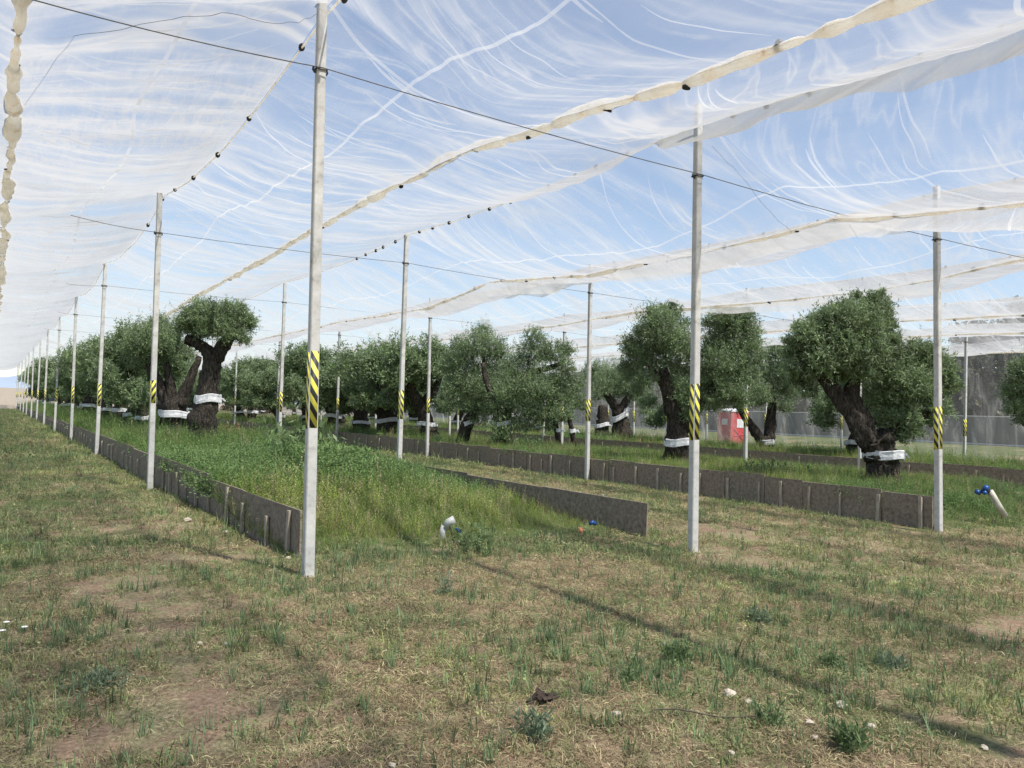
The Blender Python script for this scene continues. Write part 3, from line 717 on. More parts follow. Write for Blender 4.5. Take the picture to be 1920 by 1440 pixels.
def px_tree(label, v, y, limbs, blobs, wraps, leaf, nshoot, K=12, seed=1, rscale=1.18, dd=.0, sparse=None):
    """layout read off the photograph in 1920 px units, placed at its true distance and size"""
    rg = np.random.default_rng(seed); base = np.array([v, y, .4]); D = depth(base)+dd; k = D/FPX
    o = thing('olive_tree', label, 'olive tree', (v, y, 0), group='old olive trees in the beds')
    off = np.array([v, y, 0])
    Ls = []
    for L in limbs:
        pts = []; rad = []
        zo = L[0][3] if len(L[0]) > 3 else 0
        for q in L:
            dz = q[3] if len(q) > 3 else 0
            pts.append(atd(q[0], q[1], D+dz)-off); rad.append(q[2]*k)
        Ls.append((pts, rad))
    link('trunk', trunk_mesh(Ls, rg, n=18, noise=.11), o)
    B = [(atd(x, y_, D+rg.uniform(-.55, .55)*r*k*1.6)-off, r*k*rscale) for x, y_, r in blobs]
    link('crown', crown_mesh(B, int(nshoot*1.35), leaf, K, rg), o)
    tw = MB()
    for _ in range(46):
        b = B[rg.integers(len(B))]; s = b[0]*.9+Ls[-1][0][-1]*.1 if False else b[0]-np.array([0, 0, b[1]*.5])
        e = b[0]+rg.normal(size=3)*b[1]*.42+np.array([0, 0, b[1]*.35]); m_ = (s+e)/2+rg.normal(size=3)*.05
        tw.tube([s, m_, e], [.016, .011, .004], 4, False)
    link('twigs', tw.mesh('twigs', M['bark']), o, kind='stuff')
    for (x, y_, rx, h, tilt) in wraps:
        link('trunk_wrap', wrap_mesh(atd(x, y_, D)-off, rx*k*1.03, h*k*1.2, tilt, rg), o)
    return o

px_tree('nearest olive of the front bed, thick dark trunk forking into a Y', 5.07, 23.9,
        [[(379, 850, 34), (380, 815, 30), (384, 780, 26), (389, 745, 22), (396, 700, 19), (402, 665, 19)],
         [(400, 672, 17), (384, 652, 12), (366, 642, 11), (348, 636, 9)], [(403, 672, 17), (420, 645, 14), (436, 625, 12), (448, 606, 8)]],
        [(350, 586, 9), (372, 574, 9), (398, 572, 8), (428, 576, 9), (452, 580, 8), (470, 604, 10), (340, 600, 10), (362, 605, 30), (345, 615, 22), (385, 596, 30), (410, 600, 30), (435, 598, 30), (458, 610, 24), (400, 618, 26), (430, 625, 26), (375, 625, 22), (455, 635, 18), (370, 588, 20), (450, 590, 18)],
        [(389, 748, 21.5, 13, .10)], .070, 2900, seed=11, rscale=1.0)
px_tree('squat forked olive stump behind and left of the Y shaped tree', 5.0, 27.8,
        [[(327, 835, 32), (326, 800, 28), (325, 772, 26), (322, 745, 25)], [(314, 758, 15), (298, 722, 13), (286, 700, 10), (276, 672, 7)], [(336, 760, 15), (350, 728, 12), (362, 700, 9), (374, 668, 6)],
         [(322, 752, 14), (318, 712, 9), (312, 680, 6)]],
        [(285, 640, 32), (308, 648, 28), (262, 650, 26), (272, 678, 26), (300, 615, 18), (300, 672, 22), (325, 640, 18), (288, 612, 12), (350, 665, 16)],
        [(327, 776, 25.5, 11, -.05)], .070, 2500, seed=12)
px_tree('largest olive of the middle bed, broad leaning trunk with a bright white wrap', 15.65, 10.4,
        [[(1657, 935, 42), (1656, 890, 35), (1652, 860, 32), (1646, 838, 34), (1640, 820, 34)],
         [(1636, 835, 28), (1614, 800, 26), (1588, 762, 21), (1565, 735, 18), (1542, 705, 15), (1530, 680, 9)],
         [(1630, 800, 17), (1606, 765, 14), (1596, 735, 15), (1604, 690, 12), (1612, 650, 8)],
         [(1660, 822, 20), (1690, 800, 13), (1716, 785, 11), (1745, 770, 9), (1762, 750, 7)],
         [(1672, 812, 14), (1694, 782, 11), (1712, 748, 10), (1722, 712, 9), (1712, 690, 8), (1698, 684, 5)]],
        [(1520, 660, 34), (1548, 635, 36), (1578, 618, 36), (1608, 605, 34), (1636, 605, 32), (1505, 690, 28), (1545, 680, 34), (1590, 665, 38), (1630, 650, 34),
         (1648, 580, 20), (1560, 602, 22), (1512, 632, 24), (1592, 584, 18), (1638, 562, 12), (1575, 700, 28), (1615, 695, 28), (1500, 615, 12),
         (1720, 676, 26), (1752, 690, 28), (1690, 690, 24), (1694, 730, 28), (1740, 745, 26), (1655, 745, 28), (1765, 730, 22), (1700, 785, 22), (1665, 790, 20), (1740, 665, 18), (1775, 700, 16), (1690, 815, 16), (1720, 725, 26), (1760, 765, 20), (1680, 765, 22), (1715, 810, 16), (1785, 720, 14), (1730, 790, 18), (1500, 715, 18), (1517, 735, 14), (1484, 662, 15), (1478, 640, 10), (1670, 662, 20), (1668, 700, 22), (1675, 640, 13), (1575, 572, 8), (1607, 558, 8), (1652, 554, 8), (1545, 592, 10), (1525, 602, 8), (1668, 610, 12), (1710, 650, 9), (1748, 660, 9)],
        [(1657, 852, 34, 14, .0)], .074, 7200, K=13, seed=13)
px_tree('second olive of the middle bed, slender leaning trunk beside the near post', 15.3, 16.3,
        [[(1268, 895, 34), (1268, 855, 29), (1270, 828, 25), (1266, 792, 20), (1257, 752, 17), (1248, 716, 14), (1243, 690, 9)],
         [(1280, 806, 15), (1308, 765, 12), (1335, 728, 11), (1362, 700, 9), (1375, 670, 6)], [(1255, 740, 9), (1232, 705, 7), (1218, 685, 5)]],
        [(1215, 648, 32), (1245, 625, 34), (1228, 605, 26), (1268, 648, 30), (1196, 680, 24), (1185, 655, 20), (1235, 675, 34), (1282, 690, 24), (1258, 590, 17), (1290, 655, 20),
         (1290, 745, 22), (1182, 705, 16), (1212, 712, 20), (1290, 775, 18), (1265, 725, 16),
         (1366, 600, 20), (1392, 592, 17), (1378, 612, 24), (1378, 584, 13), (1354, 592, 12), (1402, 586, 11), (1350, 640, 26), (1382, 645, 34), (1345, 680, 28), (1378, 690, 32), (1340, 720, 26), (1405, 640, 22), (1372, 735, 26), (1330, 605, 14), (1405, 615, 18), (1330, 760, 20), (1352, 610, 24), (1410, 670, 24), (1335, 660, 26), (1325, 700, 24), (1400, 710, 22), (1350, 750, 22), (1390, 755, 18), (1318, 735, 18), (1262, 573, 9), (1240, 583, 9), (1200, 622, 12), (1180, 640, 9), (1285, 610, 11), (1222, 590, 9), (1172, 690, 12), (1195, 735, 12)],
        [(1270, 829, 25, 12, .06)], .072, 6600, seed=14)
px_tree('bushy olive of the farthest bed with twin trunks, left of the broad leaning tree', 26.3, 23.0,
        [[(1438, 862, 20), (1436, 838, 17), (1434, 818, 16)], [(1428, 826, 11), (1410, 800, 9), (1394, 778, 7), (1380, 758, 5)], [(1442, 826, 12), (1446, 790, 11), (1448, 752, 8), (1445, 715, 5)]],
        [(1400, 722, 24), (1432, 700, 26), (1462, 680, 28), (1478, 700, 24), (1455, 730, 28), (1425, 745, 24), (1485, 665, 18), (1392, 750, 20), (1480, 735, 20), (1455, 660, 20), (1470, 765, 14)],
        [(1436, 829, 15.5, 8, .0)], .085, 2300, seed=15)
px_tree('olive of the farthest bed with a twisted white wrap, behind the leafy middle bed', 26.5, 31.6,
        [[(1172, 838, 22), (1168, 812, 19), (1164, 785, 15), (1158, 766, 12)], [(1160, 776, 11), (1148, 755, 9), (1135, 738, 6)], [(1162, 772, 10), (1176, 748, 7), (1186, 725, 5)]],
        [(1140, 712, 22), (1165, 706, 26), (1190, 722, 24), (1128, 730, 18), (1205, 745, 20), (1178, 738, 22), (1150, 735, 18), (1212, 770, 14)],
        [(1163, 781, 15, 9, .5), (1172, 769, 7, 6, .3)], .085, 1500, seed=16)
px_tree('short reddish trunked olive of the farthest bed, nearly hidden by leaves', 26.9, 35.6,
        [[(1128, 830, 17), (1128, 808, 15), (1130, 785, 13), (1130, 760, 9)]],
        [(1118, 722, 18), (1130, 700, 18), (1105, 705, 16), (1122, 742, 14), (1110, 690, 12)], [(1128, 797, 14, 6, .2)], .085, 800, seed=17)
px_tree('wide low olive of the middle bed whose leaves hang to the grass', 14.9, 23.6,
        [[(936, 850, 16), (938, 815, 15), (944, 790, 14), (950, 760, 13), (962, 730, 11), (990, 700, 8)], [(946, 790, 9), (930, 755, 8), (912, 720, 7), (905, 680, 5)],
         [(1050, 840, 5), (1044, 810, 5.5), (1040, 780, 5)], [(1078, 838, 5), (1072, 805, 5.5), (1064, 770, 4)], [(990, 700, 8), (1025, 692, 6), (1050, 682, 5), (1060, 672, 3)]],
        [(1010, 650, 22), (992, 668, 28), (1025, 668, 20), (975, 700, 32), (1005, 725, 34), (1040, 735, 30), (1070, 745, 24), (960, 740, 30), (985, 765, 28), (1020, 775, 26), (1055, 775, 22),
         (940, 755, 22), (990, 795, 20), (1060, 655, 14), (1070, 660, 12), (1050, 650, 10), (970, 800, 16), (1030, 800, 14), (1085, 720, 16), (1040, 668, 22), (1062, 690, 16), (960, 700, 24), (1090, 760, 16), (950, 775, 18), (1000, 630, 16), (1055, 710, 22)],
        [(944, 794, 15, 7, .15), (1048, 806, 6.5, 6, 0), (1074, 808, 6.5, 6, 0)], .078, 3400, seed=18)
px_tree('tall upright olive of the middle bed left of the wide low one', 14.3, 26.2,
        [[(865, 840, 14), (872, 805, 14), (880, 785, 13), (895, 768, 8), (905, 740, 6)], [(905, 745, 6), (908, 700, 5), (905, 660, 3)], [(950, 842, 14), (952, 800, 14), (950, 770, 12)]],
        [(905, 628, 18), (890, 648, 24), (918, 655, 24), (870, 665, 24), (900, 685, 34), (865, 700, 28), (935, 690, 26), (880, 725, 32), (920, 730, 30), (850, 730, 22), (905, 760, 24), (870, 755, 20), (912, 612, 10), (945, 720, 26), (840, 690, 20), (845, 760, 18), (900, 785, 18), (935, 660, 20), (860, 650, 16)],
        [(878, 793, 13, 7, .2), (955, 779, 14, 6, -.1)], .080, 3000, seed=19)
px_tree('olive at the right picture edge, its leaves reaching in from outside', 26.7, 13.3,
        [[(1945, 905, 26), (1945, 865, 22), (1950, 830, 18), (1948, 790, 14), (1940, 740, 9)], [(1948, 790, 12), (1975, 750, 9), (1990, 720, 6)]],
        [(1905, 735, 24), (1925, 710, 28), (1950, 690, 30), (1900, 765, 18), (1935, 755, 26), (1960, 730, 30), (1990, 700, 28), (1910, 690, 14), (1985, 760, 24), (1918, 790, 14)],
        [(1946, 858, 21, 9, 0)], .085, 1900, seed=20)

# repeated olives farther along the beds: six built models, copied
def gen_model(seed):
    rg = np.random.default_rng(seed); H = rg.uniform(1.5, 1.9); ln = rg.normal(size=2)*.28
    t0 = np.array([0, 0, -.15]); t1 = np.array([ln[0]*.3, ln[1]*.3, .6]); t2 = np.array([ln[0], ln[1], 1.25])
    rb = rg.uniform(.24, .40)
    limbs = [([t0, t1*.5+t0*.5, t1, t2], [rb*1.25, rb*1.05, rb*.95, rb*.75])]; blobs = []
    nl = rg.integers(2, 4); a0 = rg.uniform(0, 6.28)
    for i in range(nl):
        a = a0+i*6.28/nl+rg.normal()*.3; e = t2+np.array([math.cos(a)*rg.uniform(.5, .9), math.sin(a)*rg.uniform(.5, .9), rg.uniform(.7, 1.3)])
        m_ = (t2+e)/2+np.array([math.cos(a)*.15, math.sin(a)*.15, -.05])
        limbs.append(([t2-[0, 0, .15], m_, e], [rb*.6, rb*.42, rb*.2]))
        for _ in range(7):
            blobs.append((e+rg.normal(size=3)*np.array([.42, .42, .30])+[0, 0, .22], rg.uniform(.36, .58)))
    for _ in range(7):
        a = rg.uniform(0, 6.28); blobs.append((t2+np.array([math.cos(a)*rg.uniform(.6, 1.25), math.sin(a)*rg.uniform(.6, 1.25), rg.uniform(-.15, .5)]), rg.uniform(.3, .48)))
    for _ in range(5): blobs.append((t2+rg.normal(size=3)*np.array([.7, .7, .35])+[0, 0, .9], rg.uniform(.35, .5)))
    zt = max(b[0][2]+b[1] for b in blobs); s = (3.75)/zt
    return limbs, blobs, rb, t1, s
MODELS = []
for q in range(7):
    limbs, blobs, rb, t1, s = gen_model(50+q); rg = np.random.default_rng(90+q)
    MODELS.append((trunk_mesh(limbs, rg, 10, .15), crown_mesh(blobs, 3900, .115, 11, rg, wid=.28), wrap_mesh(t1*1.02+np.array([0, 0, -.05]), rb*1.0, .15, rg.uniform(-.15, .15), rg), s))
FAR = {1: [33.5, 38.6, 43.8, 49.5, 56, 63.5, 72, 82, 93, 105], 2: [30.6, 33.6, 37.2, 41, 45.5, 50.5, 56, 62.5, 70, 79, 90, 103], 3: [18.6, 27.8, 40, 44.6, 50, 56, 63, 72, 83, 97]}
CEN = {1: 5.0, 2: 15.1, 3: 26.5}; BT = {1: 'front bed', 2: 'middle bed', 3: 'farthest bed'}
START = {1: 3, 2: 5, 3: 4}
ORDN = 'zeroth first second third fourth fifth sixth seventh eighth ninth tenth eleventh twelfth thirteenth fourteenth fifteenth sixteenth seventeenth eighteenth nineteenth twentieth twenty-first twenty-second twenty-third twenty-fourth twenty-fifth twenty-sixth'.split()
for b, ys in FAR.items():
    for i, y in enumerate(ys):
        tm, cm, wm, s = MODELS[(i*3+b*2) % 7]
        v = CEN[b]+random.uniform(-.45, .45); n_ = i+START[b]
        look = random.choice(['round crowned', 'dense crowned', 'broad crowned', 'low crowned'])
        if (b, i) == (3, 0): lab = 'olive of the farthest bed mostly hidden behind the broad leaning tree'
        else: lab = f'{look} olive in the {BT[b]}, {ORDN[n_]} tree from its near end'
        if b == 3 and i == 1: lab = 'small olive of the farthest bed seen just left of the slender leaning tree'
        zs = .40+.0*i
        o = thing('olive_tree', lab, 'olive tree', (v, y+random.uniform(-.3, .3), zs), (0, 0, random.uniform(0, 6.28)), 'old olive trees in the beds')
        sc = s*random.uniform(.98, 1.13)*(1.05 if b == 1 else 1.0)*(.9 if b == 3 else 1.07 if b == 2 else 1); o.scale = (sc*random.uniform(1.0, 1.2), sc*random.uniform(1.0, 1.2), sc)
        link('trunk', tm, o); link('crown', cm, o); link('trunk_wrap', wm, o)

# ------------------------------------------------------------------ background: fence, trees beyond
def far_fence():
    t = thing('boundary_fence', 'low dark mesh fence with pale top rail beyond the net curtain', 'fence')
    v = 49.; pm = mat('shade_mesh'); q = NT(pm)
    tc = q.n('ShaderNodeTexCoord').outputs['Object']
    c = q.ramp(q.noise(q.n('ShaderNodeMapping', {0: tc, 3: (1, .8, .1)}).outputs[0], 2, 4), [(.3, (.10, .095, .08)), (.7, (.17, .16, .14))])
    q.out(q.n('ShaderNodeBsdfPrincipled', {'Base Color': c, 'Roughness': .8}).outputs[0])
    rail = MB(); kerb = MB()
    ys = np.arange(8, 118, 3.0)
    zz = gz(np.full_like(ys, v), ys)
    for a, b, za, zb in zip(ys[:-1], ys[1:], zz[:-1], zz[1:]):
        m_ = MB(); V = [[v+s, q_, z_] for s in (-.01, .01) for q_, z_ in ((a+.04, za+.1), (b-.04, zb+.1), (b-.04, zb+1.62), (a+.04, za+1.62))]
        m_.add(V, [[0, 1, 2, 3], [5, 4, 7, 6], [0, 4, 5, 1], [1, 5, 6, 2], [2, 6, 7, 3], [3, 7, 4, 0]]); link('mesh_panel', m_.mesh('mesh_panel', pm), t)
        p = MB(); p.box((v-.03, a-.03, za-.1), (v+.03, a+.03, za+1.7)); link('fence_post', p.mesh('fence_post', M['fence']), t)
    pts = np.stack([np.full_like(ys, v), ys, zz+1.66], 1); rail.tube(pts, .03, 6); link('top_rail', rail.mesh('top_rail', M['fence'], True), t)
    pts = np.stack([np.full_like(ys, v-.1), ys, zz+.02], 1); kerb.tube(pts, .07, 4); link('kerb', kerb.mesh('kerb', M['concrete']), t)
far_fence()
OAK = []
for q in range(4):
    rg = np.random.default_rng(300+q); blobs = []
    for _ in range(34):
        a = rg.uniform(0, 6.28); r = rg.uniform(.2, 2.6); z = rg.uniform(.9, 8.2); r *= math.sin(min(1, (9.4-z)/5)*1.5)
        blobs.append((np.array([math.cos(a)*r, math.sin(a)*r, z]), rg.uniform(.7, 1.25)))
    limbs = [([[0, 0, -.3], [.1, 0, 2], [.2, .1, 4.5], [.1, .2, 7.5]], [.34, .26, .18, .05])]
    for _ in range(5):
        a = rg.uniform(0, 6.28); z = rg.uniform(2, 5); limbs.append(([[.1, 0, z], [math.cos(a)*1, math.sin(a)*1, z+.9], [math.cos(a)*2, math.sin(a)*2, z+2]], [.13, .09, .03]))
    OAK.append((trunk_mesh(limbs, rg, 8, .1), crown_mesh(blobs, 1500, .30, 8, rg, mt=M['oak'], wid=.55, up=.2)))
oaks = [(55, 14, 1.02), (58, 20.5, 1.12), (55, 26.5, 1.0), (57, 31, .92), (56, 36.5, .86), (57, 42, .82), (55, 48, .78), (58, 55, .8), (55, 51.5, .7), (56, 63, .8), (57, 67.5, .72), (58, 72, .8), (57, 82, .66), (58, 94, .7), (57, 107, .7), (56, 8, 1.0)]
for i, (x, y, s) in enumerate(oaks):
    tm, cm = OAK[i % 4]
    lab = f'leafy tree beyond the mesh fence, {ORDN[i+1]} from the right picture edge' if i < 15 else 'leafy tree beyond the fence just outside the right edge'
    if i < 15: lab = ('tall ' if s > .9 else 'low ')+lab
    o = thing('broadleaf_tree', lab, 'tree', (x, y, float(gz(x, y))), (0, 0, random.uniform(0, 6)), 'trees beyond the boundary fence'); o.scale = (s*1.1, s*1.1, s)
    link('trunk', tm, o); link('crown', cm, o)

for i in range(20):
    tm, cm = OAK[(i+1) % 4]; y = 18+i*4.9+random.uniform(-1, 1); x = 66+random.uniform(-2, 2); s = random.uniform(.8, .98)
    o = thing('broadleaf_tree', f'dusty green tree in the row behind the fence trees, {ORDN[i+1]} from the right', 'tree', (x, y, float(gz(x, y))-.9), (0, 0, random.uniform(0, 6)), 'second row of trees beyond the boundary fence'); o.scale = (s*1.5, s*1.5, s)
    link('trunk', tm, o); link('crown', cm, o)
for i in range(26):
    tm, cm = OAK[i % 4]; x = 9+i*4.2+random.uniform(-1, 1); y = 128+random.uniform(-4, 8)-max(0, i-18)*2.5; s = random.uniform(.5, .85)
    o = thing('broadleaf_tree', f'far leafy tree past the row ends, {ORDN[i+1]} from the left', 'tree', (x, y, float(gz(x, y))-.2), (0, 0, random.uniform(0, 6)), 'trees past the far ends of the beds'); o.scale = (s*1.3, s*1.3, s)
    link('trunk', tm, o); link('crown', cm, o)

# red cabin beyond the far bed
def cabin():
    P = onx(1373, 836, 38.5); x, y = P[0], P[1]; z = float(gz(x, y))
    t = thing('portable_cabin', 'red plastic portable toilet cabin with pale roof behind the far bed', 'cabin', (x, y, z), (0, 0, -.15))
    w, h = .62, 2.05
    b = MB(); b.box((-w, -w, .08), (w, w, h)); link('body', b.mesh('body', M['red']), t)
    b = MB(); b.box((-w-.04, -w-.04, h+.003), (w+.04, w+.04, h+.06)); b.box((-w+.06, -w+.06, h+.063), (w-.06, w-.06, h+.2), .6); link('roof', b.mesh('roof', M['white']), t)
    b = MB(); b.box((-w-.03, -w-.03, 0), (w+.03, w+.03, .077)); link('base', b.mesh('base', M['dark']), t)
    for sx in (-1, 1):
        b = MB(); b.box((sx*w-.035, -w-.025, .1), (sx*w+.035, -w+.035, h-.02)); link('corner_rib', b.mesh('corner_rib', M['red']), t)
    b = MB(); b.box((-w-.025, w-.04, .1), (-w+.03, w+.03, h-.02)); link('corner_rib', b.mesh('corner_rib', M['red']), t)
    for a, c in (((-.4, .25), (.38, 1.0)), ((-.4, 1.0), (.38, .25)), ((-.4, .6), (.3, .68))):
        b = MB(); b.tube([[a[0], -w-.012, a[1]], [c[0], -w-.012, c[1]]], .03, 5); link('moulded_rib', b.mesh('moulded_rib', M['red']), t)
    b = MB(); b.box((-.2, -w-.02, 1.1), (.36, -w-.004, 1.62)); link('notice', b.mesh('notice', M['white']), t)
    b = MB(); b.box((-w-.02, -.28, 1.25), (-w-.004, .24, 1.62)); link('notice', b.mesh('notice', M['white']), t)
cabin()

# ------------------------------------------------------------------ small objects
def valve_left():
    D = 10.3; P = lambda x, y: atd(x, y, D)
    b = P(848, 1030); global PIPE; PIPE = (b[0], b[1]); o = thing('standpipe', 'bent white irrigation pipe standing in the front bed grass', 'pipe', tuple(b)); off = b
    mb = MB(); mb.tube([P(834, 1060)-off, P(832, 1020)-off, P(829, 1000)-off, P(834, 986)-off], [.042, .042, .042, .044], 14); link('lower_pipe', mb.mesh('lower_pipe', M['pipe_white'], True), o)
    mb = MB(); mb.tube([P(834, 990)-off, P(842, 979)-off, P(852, 974)-off], [.048, .052, .053], 14); link('elbow_cap', mb.mesh('elbow_cap', M['pipe_white'], True), o)
    mb = MB(); mb.tube([P(855, 990)-off, P(866, 1000)-off], [.02, .02], 8); link('blue_fitting', mb.mesh('blue_fitting', M['blue'], True), o)
valve_left()
def valve_right():
    D = 14.0; P = lambda x, y, d=0: atd(x, y, D+d)
    b = P(1875, 975); off = b
    o = thing('standpipe', 'leaning cream irrigation pipe with blue valve right of the middle bed', 'pipe', tuple(b))
    mb = MB(); mb.tube([P(1884, 968)-off, P(1870, 945)-off, P(1856, 921)-off], [.055, .055, .055], 14); link('riser_pipe', mb.mesh('riser_pipe', M['pipe'], True), o)
    mb = MB(); mb.tube([P(1853, 922)-off, P(1845, 916)-off, P(1842, 925)-off], [.05, .045, .04], 10); link('valve_body', mb.mesh('valve_body', M['dark'], True), o)
    mb = MB(); mb.tube([P(1844, 913, -.05)-off, P(1853, 917, -.08)-off], [.048, .052], 12); link('blue_cap', mb.mesh('blue_cap', M['blue'], True), o)
    mb = MB(); mb.tube([P(1829, 921)-off, P(1837, 924)-off], [.036, .045], 12); link('blue_cap', mb.mesh('blue_cap', M['blue'], True), o)
    mb = MB(); mb.tube([P(1845, 921, -.1)-off, P(1848, 926, -.1)-off], [.03, .034], 10); link('blue_cap', mb.mesh('blue_cap', M['blue'], True), o)
valve_right()
P = atd(1112, 982, 10.9); mb = MB(); mb.tube([[-.05, 0, 0], [0, .01, .02], [.05, 0, -.01]], [.022, .03, .02], 8); link('pipe_cap', mb.mesh('pipe_cap', M['blue'], True), loc=tuple(P), label='small blue plastic pipe fitting in weeds near the right board end', category='fitting')
P = atd(1088, 995, 10.6); mb = MB(); mb.tube([[0, 0, -.03], [.01, 0, 0], [0, .01, .04]], [.014, .03, .012], 7, noise=.15, rg=rng); link('poppy', mb.mesh('poppy', M['orange'], True), loc=tuple(P), label='faded orange poppy flower head in the front bed weeds', category='flower')

def rock(rg, s, flat=.5):
    mb = MB(); n, m_ = 9, 6; V = []
    for i in range(m_):
        ph = math.pi*(i+.5)/m_
        for j in range(n):
            a = 2*math.pi*j/n; r = 1+.22*rg.normal()*.7
            V.append([math.cos(a)*math.sin(ph)*r*s, math.sin(a)*math.sin(ph)*r*s*.8, -math.cos(ph)*s*flat*r])
    V += [[0, 0, -s*flat], [0, 0, s*flat]]
    Q = [[i*n+j, i*n+(j+1) % n, (i+1)*n+(j+1) % n, (i+1)*n+j] for i in range(m_-1) for j in range(n)]+[[n*m_, (j+1) % n, j, j] for j in range(n)]+[[n*m_+1, (m_-1)*n+j, (m_-1)*n+(j+1) % n, (m_-1)*n+(j+1) % n] for j in range(n)]
    mb.add(V, Q); return mb.mesh('stone', M['stone'])
ST = [(1368, 1297, .045, 'largest flat pale stone at lower right, left of the long shadow'), (1404, 1313, .030, 'reddish pale stone just right of the largest flat stone'), (1155, 1343, .026, 'small white stone beside a green tuft at bottom centre'),
      (1578, 1321, .038, 'pale wedge shaped stone on the left side of the long shadow'), (1518, 1354, .026, 'pale stone below and left of the wedge shaped stone'), (1633, 1366, .028, 'white stone near the lower end of the long shadow'),
      (374, 1216, .022, 'left of a pair of pale pebbles in dry turf at lower left'), (425, 1218, .024, 'right of a pair of pale pebbles in dry turf at lower left'), (1557, 1356, .016, 'tiny white pebble between two larger stones at lower right'),
      (122, 1434, .028, 'pale stone at the very bottom left of the picture'), (1528, 1388, .020, 'dull pebble lowest of the stones at lower right'), (735, 1436, .02, 'pale pebble at the bottom edge left of centre'), (352, 980, .06, 'pale lump of earth by the foot of the front board stakes'),
      (540, 1045, .035, 'white stone at the foot of the nearest stake'), (423, 997, .04, 'pale stone on the soil beside the front boards'), (1845, 1408, .022, 'pale stone at the bottom right corner'), (1370, 1420, .02, 'small pinkish stone at the bottom right of centre')]
for i, (x, y, s, lb) in enumerate(ST):
    P = onz(x, y, .01); z = float(gz(P[0], P[1])); link('stone', rock(np.random.default_rng(i), s), loc=(P[0], P[1], z+s*.25+.008), rot=(0, 0, i*1.3), label=lb, category='stone', group='pale stones in the turf')
P = onz(1020, 1308, .02); mb = MB(); 
for q in range(7): mb.tube([[rng.normal()*.05, rng.normal()*.04, .0], [rng.normal()*.05, rng.normal()*.04, .05], [rng.normal()*.07, rng.normal()*.04, .03]], [.006, .018, .004], 4)
link('dead_leaf_clump', mb.mesh('dead_leaf_clump', M['clod']), loc=(P[0], P[1], float(gz(P[0], P[1]))), label='dark curled dead leaves lying in the turf at bottom centre', category='dead leaves')
a, b = onz(1225, 1338, .03), onz(1420, 1352, .03); mb = MB(); tt = np.linspace(0, 1, 9)
mb.tube([a*(1-t)+b*t+[0, 0, .012*math.sin(t*7)+.02] for t in tt], .0045, 5); link('twig', mb.mesh('twig', M['twig']), label='thin dark dry twig lying across the turf at lower right', category='twig')
for i, (x, y, lb) in enumerate([(12, 1171, 'white daisy highest of three at the left picture edge'), (4, 1187, 'white daisy touching the left picture edge'), (46, 1183, 'white daisy rightmost of three at the left edge')]):
    P = onz(x, y, .05); t = thing('daisy', lb, 'flower', (P[0], P[1], float(gz(P[0], P[1]))), group='white daisies')
    mb = MB(); n = 12; V = [[0, 0, .068]]+[[math.cos(q*math.pi/n)*(.016 if q % 2 else .022), math.sin(q*math.pi/n)*(.016 if q % 2 else .022), .062] for q in range(2*n)]
    mb.add(V, [[0, 1+q, 1+(q+1) % (2*n), 1+(q+1) % (2*n)] for q in range(2*n)]); link('petals', mb.mesh('petals', M['petal']), t)
    mb = MB(); mb.tube([[0, 0, -.01], [0, 0, .062]], .002, 4); link('stem', mb.mesh('stem', M['weed']), t)

def weed_mesh(rg, h, spread, nst, lf, mt, wid=.3, K=9):
    V = []; Q = []
    P0 = rg.normal(size=(nst, 3))*spread*.35; P0[:, 2] = 0
    g = rg.normal(size=(nst, 3))*.38+np.array([0, 0, 1]); g /= np.linalg.norm(g, axis=1)[:, None]; L = h*rg.uniform(.5, 1.1, nst)
    s = np.linspace(.12, 1, K)[None, :, None]; P = P0[:, None]+g[:, None]*L[:, None, None]*s; P += rg.normal(size=P.shape)*.006
    ld = g[:, None]*.7+rg.normal(size=P.shape)*.6; ld /= np.linalg.norm(ld, axis=2)[:, :, None]; P = P.reshape(-1, 3); ld = ld.reshape(-1, 3); N = len(P)
    w = np.cross(ld, rg.normal(size=(N, 3))+[0, 0, .6]); w /= np.linalg.norm(w, axis=1)[:, None]; ll = lf*rg.uniform(.6, 1.3, N)[:, None]; ww = ll*wid
    V = np.stack([P, P+ld*ll*.45+w*ww*.5, P+ld*ll, P+ld*ll*.45-w*ww*.5], 1).reshape(-1, 3); i = np.arange(N)*4
    # stems
    a = P0; b = P0+g*L[:, None]; sv = np.stack([a-[.0015, 0, 0], a+[.0015, 0, 0], b+[.0008, 0, 0], b-[.0008, 0, 0]], 1).reshape(-1, 3); j = np.arange(nst)*4+len(V)
    return mesh_np('weed', np.vstack([V, sv]), np.vstack([np.stack([i, i+1, i+2, i+3], 1), np.stack([j, j+1, j+2, j+3], 1)]), mt)
WD = [(838, 1118, .20, .07, 16, .045, 'weed_blue', 'small upright grey green weed standing in turf below the front bed'), (880, 1040, .36, .28, 60, .07, 'weed', 'dense green weed clump in front of the bent white pipe'),
      (1592, 1412, .13, .10, 34, .06, 'weed', 'dark green grass clump at lower right beneath the long shadow'), (1555, 1248, .10, .12, 40, .04, 'weed', 'green weed clump in turf at right, left one of two'), (1672, 1250, .09, .16, 46, .04, 'weed_blue', 'grey green low weed clump in turf at right, right one of two'),
      (1420, 1168, .12, .12, 34, .05, 'weed_blue', 'blue green grass tuft between the front bed and the long shadow'), (1270, 1240, .12, .12, 34, .05, 'weed', 'green tuft right of centre in the foreground turf'),
      (1445, 1365, .10, .12, 30, .045, 'weed', 'green tuft above the small stones at lower right'), (1000, 1385, .13, .12, 30, .05, 'weed_blue', 'upright green tuft at bottom centre of the turf'),
      (1180, 1275, .1, .1, 30, .04, 'weed', 'small green tuft left of the taller foreground tuft'), (190, 1300, .10, .2, 40, .04, 'weed_blue', 'grey green weed patch at lower left')]
